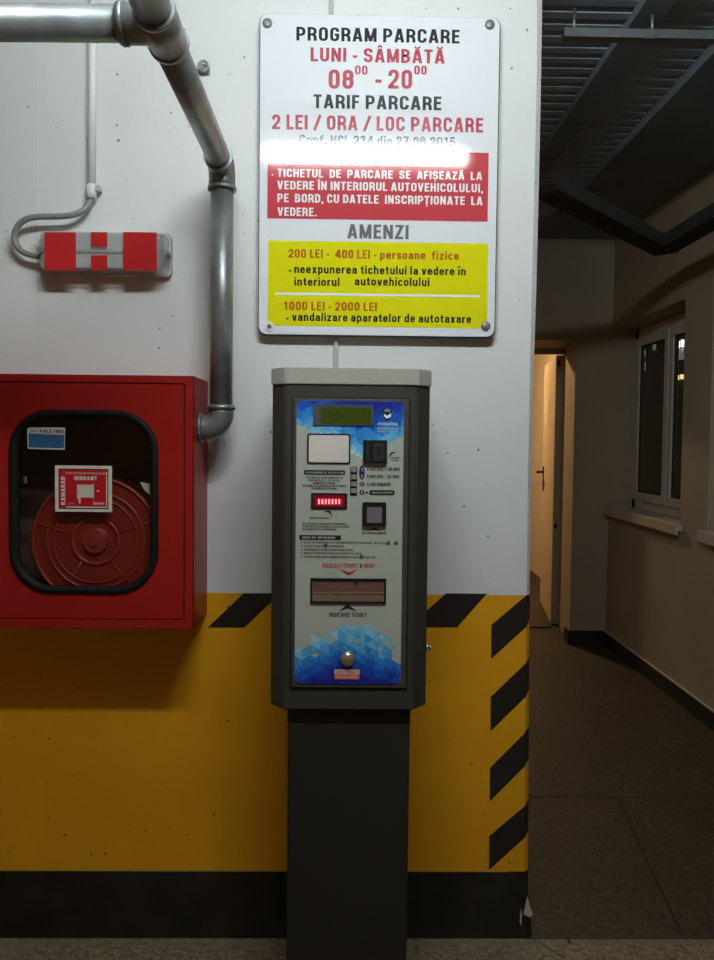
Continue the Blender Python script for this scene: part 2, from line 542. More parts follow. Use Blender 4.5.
def glyphs(s):
    """s = stroke width; returns char -> (width, open strokes, closed strokes)"""
    h = s / 2
    w = 0.50
    L, R, B, T = h, w - h, h, 1 - h
    k = 0.22
    C = w / 2
    X = 0.72                    # x-height
    xt = X - h
    lw = 0.46
    l, r = h, lw - h
    G = {}
    G['A'] = (0.54, [[(h * 0.9, 0), (0.27 - 0.02, 1)], [(0.54 - h * 0.9, 0), (0.27 + 0.02, 1)], [(0.12, 0.27), (0.42, 0.27)]], [])
    G['B'] = (w, [[(L, 0.52), (R - 0.02, 0.52, k), (R - 0.02, T, k), (L, T), (L, B), (R, B, k), (R, 0.52, k), (L, 0.52)]], [])
    G['C'] = (w, [[(R, 0.66), (R, T, k), (L, T, k), (L, B, k), (R, B, k), (R, 0.34)]], [])
    G['D'] = (w, [], [[(L, B), (R, B, k), (R, T, k), (L, T)]])
    G['E'] = (0.42, [[(0.42, T), (L, T), (L, B), (0.42, B)], [(L, 0.52), (0.39, 0.52)]], [])
    G['F'] = (0.40, [[(0.40, T), (L, T), (L, 0)], [(L, 0.50), (0.37, 0.50)]], [])
    G['G'] = (w, [[(R, 0.68), (R, T, k), (L, T, k), (L, B, k), (R, B, k), (R, 0.47), (C, 0.47)]], [])
    G['H'] = (w, [[(L, 0), (L, 1)], [(R, 0), (R, 1)], [(L, 0.52), (R, 0.52)]], [])
    G['I'] = (s, [[(h, 0), (h, 1)]], [])
    G['J'] = (0.42, [[(0.42 - h, 1), (0.42 - h, B, k), (h, B, k), (h, 0.32)]], [])
    G['K'] = (0.52, [[(L, 0), (L, 1)], [(0.46, 1), (L + 0.04, 0.45)], [(0.20, 0.58), (0.47, 0)]], [])
    G['L'] = (0.40, [[(L, 1), (L, B), (0.40, B)]], [])
    G['M'] = (0.66, [[(h, 0), (h, 1)], [(0.66 - h, 0), (0.66 - h, 1)], [(h * 1.1, 1), (0.33, 0.05)], [(0.66 - h * 1.1, 1), (0.33, 0.05)]], [])
    G['N'] = (0.53, [[(h, 0), (h, 1)], [(0.53 - h, 0), (0.53 - h, 1)], [(h * 1.1, 0.98), (0.53 - h * 1.1, 0.02)]], [])
    G['O'] = (w, [], [[(L, B, k), (R, B, k), (R, T, k), (L, T, k)]])
    G['P'] = (w, [[(L, 0), (L, T), (R, T, k), (R, 0.42, k), (L, 0.42)]], [])
    G['R'] = (w, [[(L, 0), (L, T), (R, T, k), (R, 0.46, k), (L, 0.46)], [(0.26, 0.46), (R, 0.36, 0.12), (R + 0.005, 0)]], [])
    G['S'] = (w, [[(R, 0.70), (R, T, k), (L, T, k), (L, 0.53, k), (R, 0.49, k), (R, B, k), (L, B, k), (L, 0.30)]], [])
    G['T'] = (0.46, [[(0, T), (0.46, T)], [(0.23, 0), (0.23, T)]], [])
    G['U'] = (w, [[(L, 1), (L, B, k), (R, B, k), (R, 1)]], [])
    G['V'] = (0.52, [[(h * 0.9, 1), (0.25, 0)], [(0.52 - h * 0.9, 1), (0.27, 0)]], [])
    G['X'] = (0.50, [[(h * 0.9, 0), (0.5 - h * 0.9, 1)], [(h * 0.9, 1), (0.5 - h * 0.9, 0)]], [])
    G['Z'] = (0.46, [[(0.02, T), (0.46 - h * 0.9, T), (h * 0.9, B), (0.45, B)]], [])
    G['0'] = (0.48, [], [[(L, B, k), (0.48 - h, B, k), (0.48 - h, T, k), (L, T, k)]])
    G['1'] = (0.40, [[(0.26, 0), (0.26, 0.98)], [(0.26, 0.90), (0.14, 0.78), (0.05, 0.77)]], [])
    G['2'] = (0.48, [[(L, 0.66), (L, T, k), (0.48 - h, T, k), (0.48 - h, 0.55, 0.2), (L, B + 0.04), (L, B), (0.47, B)]], [])
    G['3'] = (0.48, [[(L, 0.72), (L, T, k), (0.46 - h, T, k), (0.46 - h, 0.53, k), (0.2, 0.53)], [(0.2, 0.53), (0.48 - h, 0.53, k), (0.48 - h, B, k), (L, B, k), (L, 0.28)]], [])
    G['4'] = (0.50, [[(0.37, 0), (0.37, 1)], [(0.33, 0.98), (0.05, 0.28), (0.05, 0.27), (0.50, 0.27)]], [])
    G['5'] = (0.48, [[(0.45, T), (L + 0.02, T), (L, 0.52), (L, 0.57), (0.48 - h, 0.60, k), (0.48 - h, B, k), (L, B, k), (L, 0.28)]], [])
    G['7'] = (0.46, [[(0.01, T), (0.46 - h * 0.8, T), (0.16, 0)]], [])
    G['8'] = (0.48, [], [[(L, B, k), (0.48 - h, B, k), (0.48 - h, 0.53, 0.12), (L, 0.53, 0.12)], [(L + 0.01, 0.53, 0.12), (0.47 - h, 0.53, 0.12), (0.47 - h, T, k), (L + 0.01, T, k)]])
    G['a'] = (lw, [[(l, 0.50), (l, xt, 0.18), (r, xt, 0.18), (r, 0)], [(r, 0.41), (l, 0.38, 0.14), (l, B, 0.16), (r, B + 0.01, 0.2), (r, 0.2)]], [])
    G['b'] = (lw, [[(l, 0), (l, 1)]], [[(l, B, 0.18), (r, B, 0.18), (r, xt, 0.18), (l, xt, 0.18)]])
    G['c'] = (0.44, [[(0.44 - h, 0.48), (0.44 - h, xt, 0.18), (l, xt, 0.18), (l, B, 0.18), (0.44 - h, B, 0.18), (0.44 - h, 0.25)]], [])
    G['d'] = (lw, [[(r, 0), (r, 1)]], [[(l, B, 0.18), (r, B, 0.18), (r, xt, 0.18), (l, xt, 0.18)]])
    G['e'] = (lw, [[(r, 0.22), (r, B, 0.18), (l, B, 0.18), (l, xt, 0.18), (r, xt, 0.18), (r, 0.37), (l, 0.37)]], [])
    G['f'] = (0.32, [[(0.14, 0), (0.14, T, 0.16), (0.32, T)], [(0, xt), (0.31, xt)]], [])
    G['h'] = (lw, [[(l, 0), (l, 1)], [(l, 0.48), (l, xt, 0.2), (r, xt, 0.18), (r, 0)]], [])
    G['i'] = (s, [[(h, 0), (h, X)], [(h, 0.82), (h, 1)]], [])
    G['l'] = (s, [[(h, 0), (h, 1)]], [])
    G['n'] = (lw, [[(l, 0), (l, X)], [(l, 0.48), (l, xt, 0.2), (r, xt, 0.18), (r, 0)]], [])
    G['o'] = (lw, [], [[(l, B, 0.18), (r, B, 0.18), (r, xt, 0.18), (l, xt, 0.18)]])
    G['p'] = (lw, [[(l, -0.24), (l, X)]], [[(l, B, 0.18), (r, B, 0.18), (r, xt, 0.18), (l, xt, 0.18)]])
    G['r'] = (0.32, [[(l, 0), (l, X)], [(l, 0.44), (l, xt, 0.2), (0.32, xt)]], [])
    G['s'] = (0.42, [[(0.42 - h, 0.50), (0.42 - h, xt, 0.16), (l, xt, 0.16), (l, 0.38, 0.14), (0.42 - h, 0.35, 0.14), (0.42 - h, B, 0.16), (l, B, 0.16), (l, 0.22)]], [])
    G['t'] = (0.32, [[(0.15, 0.92), (0.15, B, 0.14), (0.32, B)], [(0, xt), (0.31, xt)]], [])
    G['u'] = (lw, [[(l, X), (l, B, 0.18), (r, B, 0.2), (r, 0.25)], [(r, 0), (r, X)]], [])
    G['v'] = (0.46, [[(h * 0.9, X), (0.22, 0)], [(0.46 - h * 0.9, X), (0.24, 0)]], [])
    G['x'] = (0.46, [[(h * 0.9, 0), (0.46 - h * 0.9, X)], [(h * 0.9, X), (0.46 - h * 0.9, 0)]], [])
    G['z'] = (0.42, [[(0.02, xt), (0.42 - h * 0.9, xt), (h * 0.9, B), (0.41, B)]], [])
    G['m'] = (0.70, [[(l, 0), (l, X)], [(l, 0.48), (l, xt, 0.2), (0.35, xt, 0.14), (0.35, 0)], [(0.35, 0.48), (0.35, xt, 0.2), (0.70 - h, xt, 0.14), (0.70 - h, 0)]], [])
    G['-'] = (0.24, [[(0, 0.40), (0.24, 0.40)]], [])
    G['·'] = (0.16, [[(0, 0.45), (0.16, 0.45)]], [])
    G['.'] = (0.17, [[(0.085, 0), (0.085, 0.18)]], [])
    G[':'] = (0.17, [[(0.085, 0), (0.085, 0.18)], [(0.085, 0.5), (0.085, 0.68)]], [])
    G[','] = (0.17, [[(0.10, 0.16), (0.07, -0.14)]], [])
    G['/'] = (0.40, [[(0.03, -0.05), (0.37, 1.02)]], [])
    G['+'] = (0.46, [[(0, 0.42), (0.46, 0.42)], [(0.23, 0.19), (0.23, 0.65)]], [])
    G['&'] = (0.58, [[(0.56, 0), (0.10, 0.76), (0.10, T, 0.12), (0.38, T, 0.12), (0.38, 0.66), (h, 0.38, 0.14), (h, B, 0.2), (0.42, B, 0.2), (0.52, 0.42)]], [])
    G['I_'] = G['I']
    circ = [(0.0, 1.20), (0.0, 1.08, 0.1), (0.24, 1.08, 0.1), (0.24, 1.20)]
    hat = [(0.0, 1.08), (0.12, 1.20), (0.24, 1.08)]

    def acc(base, mark, dx, dy=0):
        w_, o_, c_ = G[base]
        return (w_, o_ + [[(p[0] + w_ / 2 - 0.12 + dx, p[1] + dy) + tuple(p[2:]) for p in mark]], c_)

    G['Ă'] = acc('A', circ, 0)
    G['Â'] = acc('A', hat, 0)
    G['Î'] = acc('I', hat, 0)
    G['î'] = (s, [[(h, 0), (h, X)], [(h - 0.17, 0.84), (h, 1.06), (h + 0.17, 0.84)]], [])
    tail = [(0.12, -0.10), (0.10, -0.26)]
    G['Ș'] = acc('S', tail, 0)
    G['Ț'] = acc('T', tail, 0)
    return G


_GC = {}


def ribbon(pts, wd, closed, V_, F_, LY):
    n = len(pts)
    if n < 2:
        return
    base = len(V_)
    for i, p in enumerate(pts):
        pa = pts[i - 1] if (i > 0 or closed) else None
        pb = pts[(i + 1) % n] if (i < n - 1 or closed) else None
        d1_ = (p - pa).normalized() if pa is not None else (pb - p).normalized()
        d2_ = (pb - p).normalized() if pb is not None else d1_
        t_ = (d1_ + d2_)
        t_ = t_.normalized() if t_.length > 1e-6 else d1_
        nn_ = Vector((-t_.y, t_.x))
        cosv = max(0.55, nn_.dot(Vector((-d1_.y, d1_.x))))
        off = nn_ * (wd / 2 / cosv)
        V_.append(p + off)
        V_.append(p - off)
        LY.extend((LY[0], LY[0]))
    m_ = n if closed else n - 1
    for i in range(m_):
        a_, b_ = base + 2 * i, base + 2 * ((i + 1) % n)
        F_.append((a_, a_ + 1, b_ + 1, b_))


def text(txt, x0, x1, ytop, ybase, Y, m, parent, bold=0.02, name='lettering', rot=0.0, shear=0.0):
    """txt fitted between photo columns x0..x1, capitals from ytop down to ybase, on plane Y"""
    s_ = 0.135 + bold * 1.9
    s_ = round(s_, 3)
    if s_ not in _GC:
        _GC[s_] = glyphs(s_)
    G = _GC[s_]
    V_, F_, LY = [], [], [0.0]
    x = 0.0
    for chh in txt:
        if chh == ' ':
            x += 0.24
            continue
        w_, op, cl = G.get(chh) or G[chh.upper()]
        mark_w = 0.11 if chh in 'ĂÂÎîȘȚ' else None
        for i, st_ in enumerate(op):
            wd = s_
            if mark_w and i == len(op) - 1:
                wd = mark_w
            LY[0] = i * 0.00005
            ribbon([p + Vector((x, 0)) for p in curve(st_)], wd, False, V_, F_, LY)
        for i, st_ in enumerate(cl):
            LY[0] = (len(op) + i) * 0.00005
            ribbon([p + Vector((x, 0)) for p in curve(st_)], s_, True, V_, F_, LY)
        x += w_ + 0.115
    a_, b_ = min(v.x for v in V_), max(v.x for v in V_)
    X0, X1, Z0, Z1 = RC(x0, ytop, x1, ybase, Y)
    if rot:
        sx, sz = (Z1 - Z0) / (b_ - a_), (X1 - X0)
        vs = [(X1 - v.y * sz, Y - l_, Z0 + (v.x - a_) * sx) for v, l_ in zip(V_, LY[1:])]
    else:
        sx, sz = (X1 - X0) / (b_ - a_), (Z1 - Z0)
        vs = [(X0 + (v.x - a_) * sx, Y - l_, Z0 + v.y * sz) for v, l_ in zip(V_, LY[1:])]
    me = bpy.data.meshes.new(name)
    me.from_pydata(vs, [], F_)
    bm_ = bmesh.new()
    bm_.from_mesh(me)
    for f in bm_.faces:
        f.normal_update()
        if f.normal.y > 0:
            f.normal_flip()
    bm_.to_mesh(me)
    bm_.free()
    me.materials.append(m)
    return link_mesh(name, me, parent)


# ================================================================== SETTING
# ---- wall with the painted bands
zt, zy, zb = 3.05, U(300, 593.5, 0).z, U(300, 871, 0).z
edge = [(541.8, -40), (541.9, 20), (541.2, 75), (539, 180), (536.4, 290), (533.6, 370), (531.2, 480), (529.4, 600),
        (528.7, 720), (528.0, 850), (528.0, 895), (530.5, 912), (532, 939)]
front = [(536.8, -40), (537.0, 20), (536.8, 75), (534.5, 180), (531.6, 290), (530.0, 370), (528.0, 480), (526.6, 600),
         (525.4, 720), (524.6, 850), (524.4, 895), (525.5, 912), (527.5, 939)]
CH = 0.012


def interp(tab, py):
    for (a, b), (c, d) in zip(tab, tab[1:]):
        if py <= d:
            return a + (c - a) * (py - b) / (d - b)
    return tab[-1][0]


w = MB()
ys = sorted(set([e[1] for e in edge] + [593.5, 871.0]))
rows = []
for py in ys:
    pf = U(interp(front, py), py, 0.0)
    pe = U(interp(edge, py), py, CH)
    if py == 593.5: pf.z = zy
    if py == 871.0: pf.z = zb
    if py == 939: pf.z = -0.01
    if py == -40: pf.z = zt
    pe.z = pf.z
    rows.append((py, pf, pe))
XL = -3.0
for (pa, fa, ea), (pb, fb, eb) in zip(rows, rows[1:]):
    mid = (pa + pb) / 2
    w.mi = 0 if mid < 593.5 else (1 if mid < 871 else 2)
    w.face([(XL, 0, fa.z), fa, fb, (XL, 0, fb.z)])
    f = w.face([fa, ea, eb, fb])
    w.mi = 0 if mid < 593.5 else (1 if mid < 871 else 2)
    w.face([ea, (ea.x + 0.0, 0.26, ea.z), (eb.x + 0.0, 0.26, eb.z), eb])
w.mi = 0
w.face([(XL, 0.26, zt), (XL, 0.26, -0.01), (rows[-1][2].x, 0.26, -0.01), (rows[0][2].x, 0.26, zt)])
# hazard stripes (painted, so part of this wall)
e0 = -0.0006


def stripe(pts, chamf=None):
    w.mi = 3
    w.face([Vector((p.x, e0, p.z)) for p in (U(a, b, 0) for a, b in pts)])


stripe([(243.5, 593.2), (274.0, 593.2), (274.0, 599.5), (244.5, 627.6), (207.5, 627.6)])
stripe([(446, 593.3), (487, 593.6), (457, 627.5), (415, 627.5), (415, 621)])
for (yl0, yl1, yr0, yr1) in ((625, 659, 595.2, 627), (697, 731.5, 663, 697), (768, 801.5, 732.5, 766), (836, 870, 806, 838)):
    xl = 491.3 - (yl0 - 625) / 250 * 2.6
    xr0, xr1 = interp(front, yr0), interp(front, yr1)
    stripe([(xl, yl0), (xr0 - 0.2, yr0 if yl0 > 630 else 595.0), (xr1 - 0.2, yr1), (xl - 0.2, yl1)])
    # the stripe turns round the rounded corner
    a0, a1 = U(xr0 - 0.2, yr0, 0), U(xr1 - 0.2, yr1, 0)
    b0, b1 = U(interp(edge, yr0) + 0.1, max(595, yr0 - 7), CH), U(interp(edge, yr1) + 0.1, yr1 - 8, CH)
    w.mi = 3
    w.face([(a0.x, e0, a0.z), (b0.x + 0.0006, CH - 0.001, b0.z), (b1.x + 0.0006, CH - 0.001, b1.z), (a1.x, e0, a1.z)])
# formwork joint ridges and the chipped corner
w.mi = 0
for (pxa, pya, pxb, pyb, wd) in ((37.6, -30, 38.6, 593, 0.0035), (39.3, -30, 40.2, 593, 0.002)):
    a, b = U(pxa, pya, 0), U(pxb, pyb, 0)
    w.box(min(a.x, b.x) - wd / 2, min(a.x, b.x) + wd / 2, -0.0016, 0.001, b.z, 3.0)
w.mi = 1
a = U(41, 730, 0)
w.box(a.x - 0.002, a.x + 0.002, -0.0010, 0.001, zb, zy)
w.mi = 4
a = [U(527.3, 896, -0.002), U(533.0, 915.5, -0.002), U(529.5, 917.5, -0.002), U(523.5, 914, -0.002), U(525.5, 905, -0.002)]
w.face(a)
a = [U(522.0, 914, -0.001), U(521.2, 926, -0.001), U(519.6, 922, -0.001), U(521, 908, -0.001)]
w.face(a)
w.mi = 5
w.box(XL, rows[0][1].x - 0.03, -0.0009, 0.0005, zb - 0.0015, zb + 0.003)
struct('wall_front', w, [M['wall_white'], M['wall_yellow'], M['wall_black'], M['stripe_black'], M['chip'], M['paint_edge']],
       'white concrete wall with yellow band, black hazard stripes and black base', 'wall')

# ---- floor
fl = MB()
fl.mi = 0
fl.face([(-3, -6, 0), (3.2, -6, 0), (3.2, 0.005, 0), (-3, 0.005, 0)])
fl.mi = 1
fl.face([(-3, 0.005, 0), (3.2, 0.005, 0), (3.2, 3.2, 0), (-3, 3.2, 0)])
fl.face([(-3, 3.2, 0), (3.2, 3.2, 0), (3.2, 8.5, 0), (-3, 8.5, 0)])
fl.mi = 2


def strip(a, b, wd, h=0.0008):
    a, b = Vector(a), Vector(b)
    d = (b - a).normalized()
    s = Vector((-d.y, d.x, 0)) * wd / 2
    up = Vector((0, 0, h))
    fl.face([a - s + up, b - s + up, b + s + up, a + s + up])


yj = UZ(620, 797, 0).y
strip((0.5, yj, 0), (1.92, yj, 0), 0.008)
p1, p2 = UZ(617, 797, 0), UZ(683, 937, 0)
strip(p1, p2, 0.009)
strip((0.55, 0.0, 0), (3.2, 0.0, 0), 0.006)
strip(UZ(534, 940, 0), UZ(566, 959, 0), 0.004)
strip(UZ(566, 936.5, 0), UZ(571, 944, 0), 0.008)
fl.mi = 3
strip((0.62, -0.012, 0), (3.2, -0.012, 0), 0.02, 0.0006)
strip((-3, -0.02, 0), (0.6, -0.02, 0), 0.02, 0.0006)
struct('floor', fl, [M['floor_out'], M['floor_in'], M['joint'], mat('floor_worn_edge', (0.21, 0.185, 0.125), 0.8, var=0.4, scale=30)],
       'worn brown grey concrete floor with dark joints', 'floor')

# ---- corridor shell
YB = 3.30                      # front face of the back wall
XR = 1.92                      # face of the right wall
XG = 2.09                      # window plane
ZC = 3.0
door_xr = 1.654                # right jamb of the doorway
door_top = 2.215
WT = 0.565                      # wall thickness at the doorway
bk = MB()
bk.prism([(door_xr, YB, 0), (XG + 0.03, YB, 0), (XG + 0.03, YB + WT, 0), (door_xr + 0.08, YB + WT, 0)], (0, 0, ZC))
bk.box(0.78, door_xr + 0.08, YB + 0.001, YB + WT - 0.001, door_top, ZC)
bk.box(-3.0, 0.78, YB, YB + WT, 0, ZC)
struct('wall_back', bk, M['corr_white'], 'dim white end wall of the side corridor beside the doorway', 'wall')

y_p0 = UX(682, 440, XR).y       # far edge of pier
y_p1 = UX(709.5, 440, XR).y     # near edge of pier
z_sill = 0.975
z_lint = 2.30
y_w2 = y_p1 - 1.12
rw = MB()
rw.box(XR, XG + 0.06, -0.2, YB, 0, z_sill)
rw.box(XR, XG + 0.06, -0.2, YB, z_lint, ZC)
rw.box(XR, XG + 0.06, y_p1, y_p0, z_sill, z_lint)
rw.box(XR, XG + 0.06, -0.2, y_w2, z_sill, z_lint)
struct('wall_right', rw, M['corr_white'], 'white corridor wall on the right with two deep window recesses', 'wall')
gw = MB()
gw.box(XR + 0.9, XR + 1.1, -6, -0.2, 0, ZC)
struct('wall_garage', gw, M['corr_white'], 'plain garage side wall outside the picture on the right', 'wall')

bb = MB()
bb.box(door_xr - 0.012, XR, YB - 0.014, YB, 0, 0.10)
bb.box(door_xr - 0.014, door_xr, YB - 0.014, YB + 0.10, 0, 0.10)
struct('baseboard_back', bb, M['base_dark'], 'dark painted skirting at the foot of the corridor end wall', 'baseboard')
bb = MB()
bb.box(XR - 0.014, XR, -0.2, YB - 0.014, 0, 0.095)
bb.mi = 1
bb.box(XR - 0.0135, XR, -0.2, YB - 0.014, 0.095, 0.101)
struct('baseboard_right', bb, [M['base_dark'], M['sill']], 'dark painted skirting along the right corridor wall', 'baseboard')

# ---- ceiling: ribbed metal deck over the corridor, plain slab over the garage
ce = MB()
ce.mi = 0
pit = 0.08
y = 0.0
while y < YB:
    for (xa, xb) in ((-1.0, 0.985), (1.085, 1.36)):
        z0, z1 = ZC, ZC - 0.016
        prof = [(y, z0), (y + 0.024, z0), (y + 0.032, z1), (y + 0.072, z1), (y + pit, z0)]
        for (ya, za), (yb_, zb_) in zip(prof, prof[1:]):
            ce.face([(xa, ya, za), (xb, ya, za), (xb, yb_, zb_), (xa, yb_, zb_)])
    y += pit
ce.mi = 1
ce.box(0.985, 1.085, 0.0, YB, ZC - 0.05, ZC + 0.05)
ce.box(1.36, 2.3, -0.2, YB, ZC - 0.06, ZC + 0.05)
ce.mi = 2
ce.box(-3, 3.2, -6, 0.0, ZC + 0.02, ZC + 0.12)
ce.mi = 0
ce.face([(-3, 0, ZC + 0.06), (2.3, 0, ZC + 0.06), (2.3, YB + WT, ZC + 0.06), (-3, YB + WT, ZC + 0.06)])
struct('ceiling', ce, [M['ceil_deck'], M['soffit_dark'], M['ceil_conc']], 'dark ribbed metal deck ceiling with two darker beams', 'ceiling')


# ---- windows
def window_unit(name, y0, y1, label, sill_label):
    """casement window in the recess between y0 (near) and y1 (far)"""
    root = thing(name, label, 'window', (XG, (y0 + y1) / 2, z_sill))
    root['kind'] = 'structure'
    fz0, fz1 = z_sill + 0.04, z_lint - 0.02
    f = MB()
    t = 0.055
    f.box(XG, XG + 0.035, y0, y1, fz0, fz0 + t)
    f.box(XG, XG + 0.035, y0, y1, fz1 - t, fz1)
    f.box(XG, XG + 0.035, y0, y0 + t, fz0, fz1)
    f.box(XG, XG + 0.035, y1 - t, y1, fz0, fz1)
    ym = (y0 + y1) / 2 - 0.02
    obj('window_frame', f, M['frame_white'], root)
    for (a, b) in ((y0 + t, ym), (ym, y1 - t)):
        s = MB()
        q = 0.062
        a0, b0 = a + 0.004, b - 0.004
        s.box(XG - 0.018, XG + 0.02, a0, b0, fz0 + t + 0.004, fz0 + t + q, 0.003)
        s.box(XG - 0.018, XG + 0.02, a0, b0, fz1 - t - q, fz1 - t - 0.004, 0.003)
        s.box(XG - 0.018, XG + 0.02, a0, a0 + q, fz0 + t + q, fz1 - t - q, 0.003)
        s.box(XG - 0.018, XG + 0.02, b0 - q, b0, fz0 + t + q, fz1 - t - q, 0.003)
        so = obj('sash', s, M['frame_white'], root)
        g = MB()
        for xx in (XG - 0.006, XG + 0.008):
            g.face([(xx, a0 + q, fz0 + t + q), (xx, b0 - q, fz0 + t + q), (xx, b0 - q, fz1 - t - q), (xx, a0 + q, fz1 - t - q)])
        obj('pane', g, M['win_glass'], so)
        g = MB()
        g.box(XG - 0.008, XG + 0.012, a0 + q - 0.001, a0 + q + 0.008, fz0 + t + q, fz1 - t - q)
        g.box(XG - 0.008, XG + 0.012, b0 - q - 0.008, b0 - q + 0.001, fz0 + t + q, fz1 - t - q)
        g.box(XG - 0.008, XG + 0.012, a0 + q, b0 - q, fz0 + t + q - 0.001, fz0 + t + q + 0.008)
        g.box(XG - 0.008, XG + 0.012, a0 + q, b0 - q, fz1 - t - q - 0.008, fz1 - t - q + 0.001)
        obj('glazing_gasket', g, M['gap'], so)
    s = MB()
    s.box(XR - 0.034, XG + 0.05, y0 + (0.0 if y0 > 1 else 0.0) - 0.03, min(y1 + 0.03, YB), z_sill, z_sill + 0.04, 0.006)
    s.box(XR - 0.040, XR - 0.022, y0 - 0.032, min(y1 + 0.03, YB), z_sill - 0.02, z_sill + 0.042, 0.004)
    obj('window_sill', s, M['sill'], root, sill_label)
    return root


window_unit('window_1', y_p0, YB, 'far white two-sash window in the corridor wall, at the end corner', 'white protruding window sill')
window_unit('window_2', y_w2, y_p1, 'near white window cut off by the right picture edge', 'white protruding window sill')

# ---- doorway and door leaf
d1 = thing('door_1', 'cream door standing open into the brightly lit room', 'door', (door_xr, YB + WT, 0))
d1['kind'] = 'structure'
hin = Vector((UZ(550.6, 625, 0).x, UZ(550.6, 625, 0).y, 0))
far = Vector((UZ(540.0, 602, 0).x, UZ(540.0, 602, 0).y, 0))
print('door leaf', hin, far)
ax = (far - hin).normalized()
LL = 0.90
nrm = Vector((ax.y, -ax.x, 0))       # to the right of the leaf
TH = 0.078
lf = MB()
h0 = Vector((hin.x, hin.y, 0.012))
q = [h0, h0 + ax * LL, h0 + ax * LL + nrm * TH, h0 + nrm * TH]
lf.prism(q, (0, 0, door_top - 0.055))
leaf = obj('door_leaf', lf, M['door_leaf'], d1)
eb_ = MB()
h1 = h0 - ax * 0.003
q = [h1 + nrm * 0.002, h1 + ax * 0.003 + nrm * 0.002, h1 + ax * 0.003 + nrm * TH, h1 + nrm * TH]
eb_.prism(q, (0, 0, door_top - 0.055))
obj('door_edge', eb_, M['door_edge'], leaf, 'dark narrow edge of the open door')
for py in (363, 526):
    c = U(556, py, hin.y - 0.008)
    c.x = (h0 + nrm * TH * 0.42).x
    hb = MB()
    hb.disc((c.x, c.z), 0.024, c.y, c.y + 0.012, 16)
    obj('hinge_bolt', hb, M['rubber'], leaf)
hd = MB()
c = far + (hin - far).normalized() * 0.10
zc = U(542, 472, far.y - 0.1).z
pz = Vector((c.x, c.y, zc))
out = -nrm
sd = ax
hd.prism([pz + sd * 0.02 + Vector((0, 0, 0.05)), pz - sd * 0.02 + Vector((0, 0, 0.05)), pz - sd * 0.02 - Vector((0, 0, 0.17)),
          pz + sd * 0.02 - Vector((0, 0, 0.17))], out * 0.008)
hd.tube([pz, pz + out * 0.055, pz + out * 0.06 - sd * 0.02, pz + out * 0.06 - sd * 0.11], 0.010, 10)
obj('door_handle', hd, M['rubber'], leaf, 'black lever handle on a long plate')
ls = MB()
p = hin + (far - hin).normalized() * 0.45
ls.prism([p + out * 0.001 + Vector((0, 0, 1.86)), p + sd * 0.22 + out * 0.001 + Vector((0, 0, 1.90)), p + sd * 0.22 + out * 0.001 + Vector((0, 0, 1.66)),
          p + out * 0.001 + Vector((0, 0, 1.60))], out * 0.002)
obj('door_notice', ls, M['label_beige'], leaf)
tk = MB()
tk.box(0.78, door_xr - 0.002, YB + WT - 0.10, YB + WT - 0.004, 0.0, 0.012)
obj('threshold', tk, M['base_dark'], d1)
fr = MB()
fr.box(door_xr + 0.066, door_xr + 0.079, YB + WT - 0.03, YB + WT - 0.001, 0.012, door_top)
fr.box(0.78, door_xr + 0.07, YB + WT - 0.05, YB + WT - 0.001, door_top - 0.04, door_top)
obj('door_frame', fr, M['door_edge'], d1)

# ---- the lit room behind the door
Y0r, Y1r = YB + WT, 7.6
rm = MB()
rm.face([(-1.6, Y1r, 0), (2.14, Y1r, 0), (2.14, Y1r, 2.7), (-1.6, Y1r, 2.7)])
rm.face([(-1.6, Y0r, 0), (-1.6, Y1r, 0), (-1.6, Y1r, 2.7), (-1.6, Y0r, 2.7)])
rm.face([(2.14, Y0r, 0), (2.14, Y1r, 0), (2.14, Y1r, 2.7), (2.14, Y0r, 2.7)])
rm.face([(-1.6, Y0r, 2.7), (2.14, Y0r, 2.7), (2.14, Y1r, 2.7), (-1.6, Y1r, 2.7)])
struct('wall_room', rm, M['lit_wall'], 'cream walls of the lit room seen through the open door', 'wall')
bb = MB()
bb.box(-1.6, 2.135, Y1r - 0.012, Y1r, 0, 0.07)
struct('baseboard_room', bb, mat('room_skirting', (0.35, 0.17, 0.07), 0.5), 'brown skirting of the lit room behind the door', 'baseboard')
pl = thing('ceiling_lamp', 'round warm ceiling lamp in the room behind the open door', 'lamp', (1.0, 5.1, 2.7))
s = MB()
s.tube([(1.0, 5.1, 2.70), (1.0, 5.1, 2.66)], 0.15, 24)
obj('lamp_base', s, M['pvc_white'], pl)
s = MB()
s.tube([(1.0, 5.1, 2.66), (1.0, 5.1, 2.63), (1.0, 5.1, 2.60), (1.0, 5.1, 2.585)], [0.13, 0.12, 0.08, 0.02], 24)
obj('lamp_shade', s, M['bulb_warm'], pl)

# ================================================================== LIGHT FITTING over the machine (above the frame)
lx0, lx1 = -0.395, 0.545
ly, lz = -1.5, 2.817
lt = thing('fluorescent_lamp', 'long fluorescent lamp hanging from the garage ceiling before the sign', 'lamp', ((lx0 + lx1) / 2, ly, ZC + 0.02))
s = MB()
s.box(lx0 - 0.04, lx1 + 0.04, ly - 0.032, ly + 0.032, lz + 0.03, lz + 0.075, 0.004)
obj('lamp_housing', s, M['pvc_white'], lt)
s = MB()
s.tube([(lx0, ly, lz), (lx1, ly, lz)], 0.029, 16)
obj('tube', s, M['tube_cool'], lt)
for xx in (lx0 - 0.02, lx1 + 0.005):
    s = MB()
    s.box(xx, xx + 0.015, ly - 0.038, ly + 0.038, lz - 0.04, lz + 0.03)
    obj('tube_holder', s, M['pvc_white'], lt)
for xx in (lx0 + 0.2, lx1 - 0.2):
    s = MB()
    s.tube([(xx, ly, lz + 0.075), (xx, ly, ZC + 0.02)], 0.006, 8)
    obj('hanging_rod', s, M['galv'], lt)

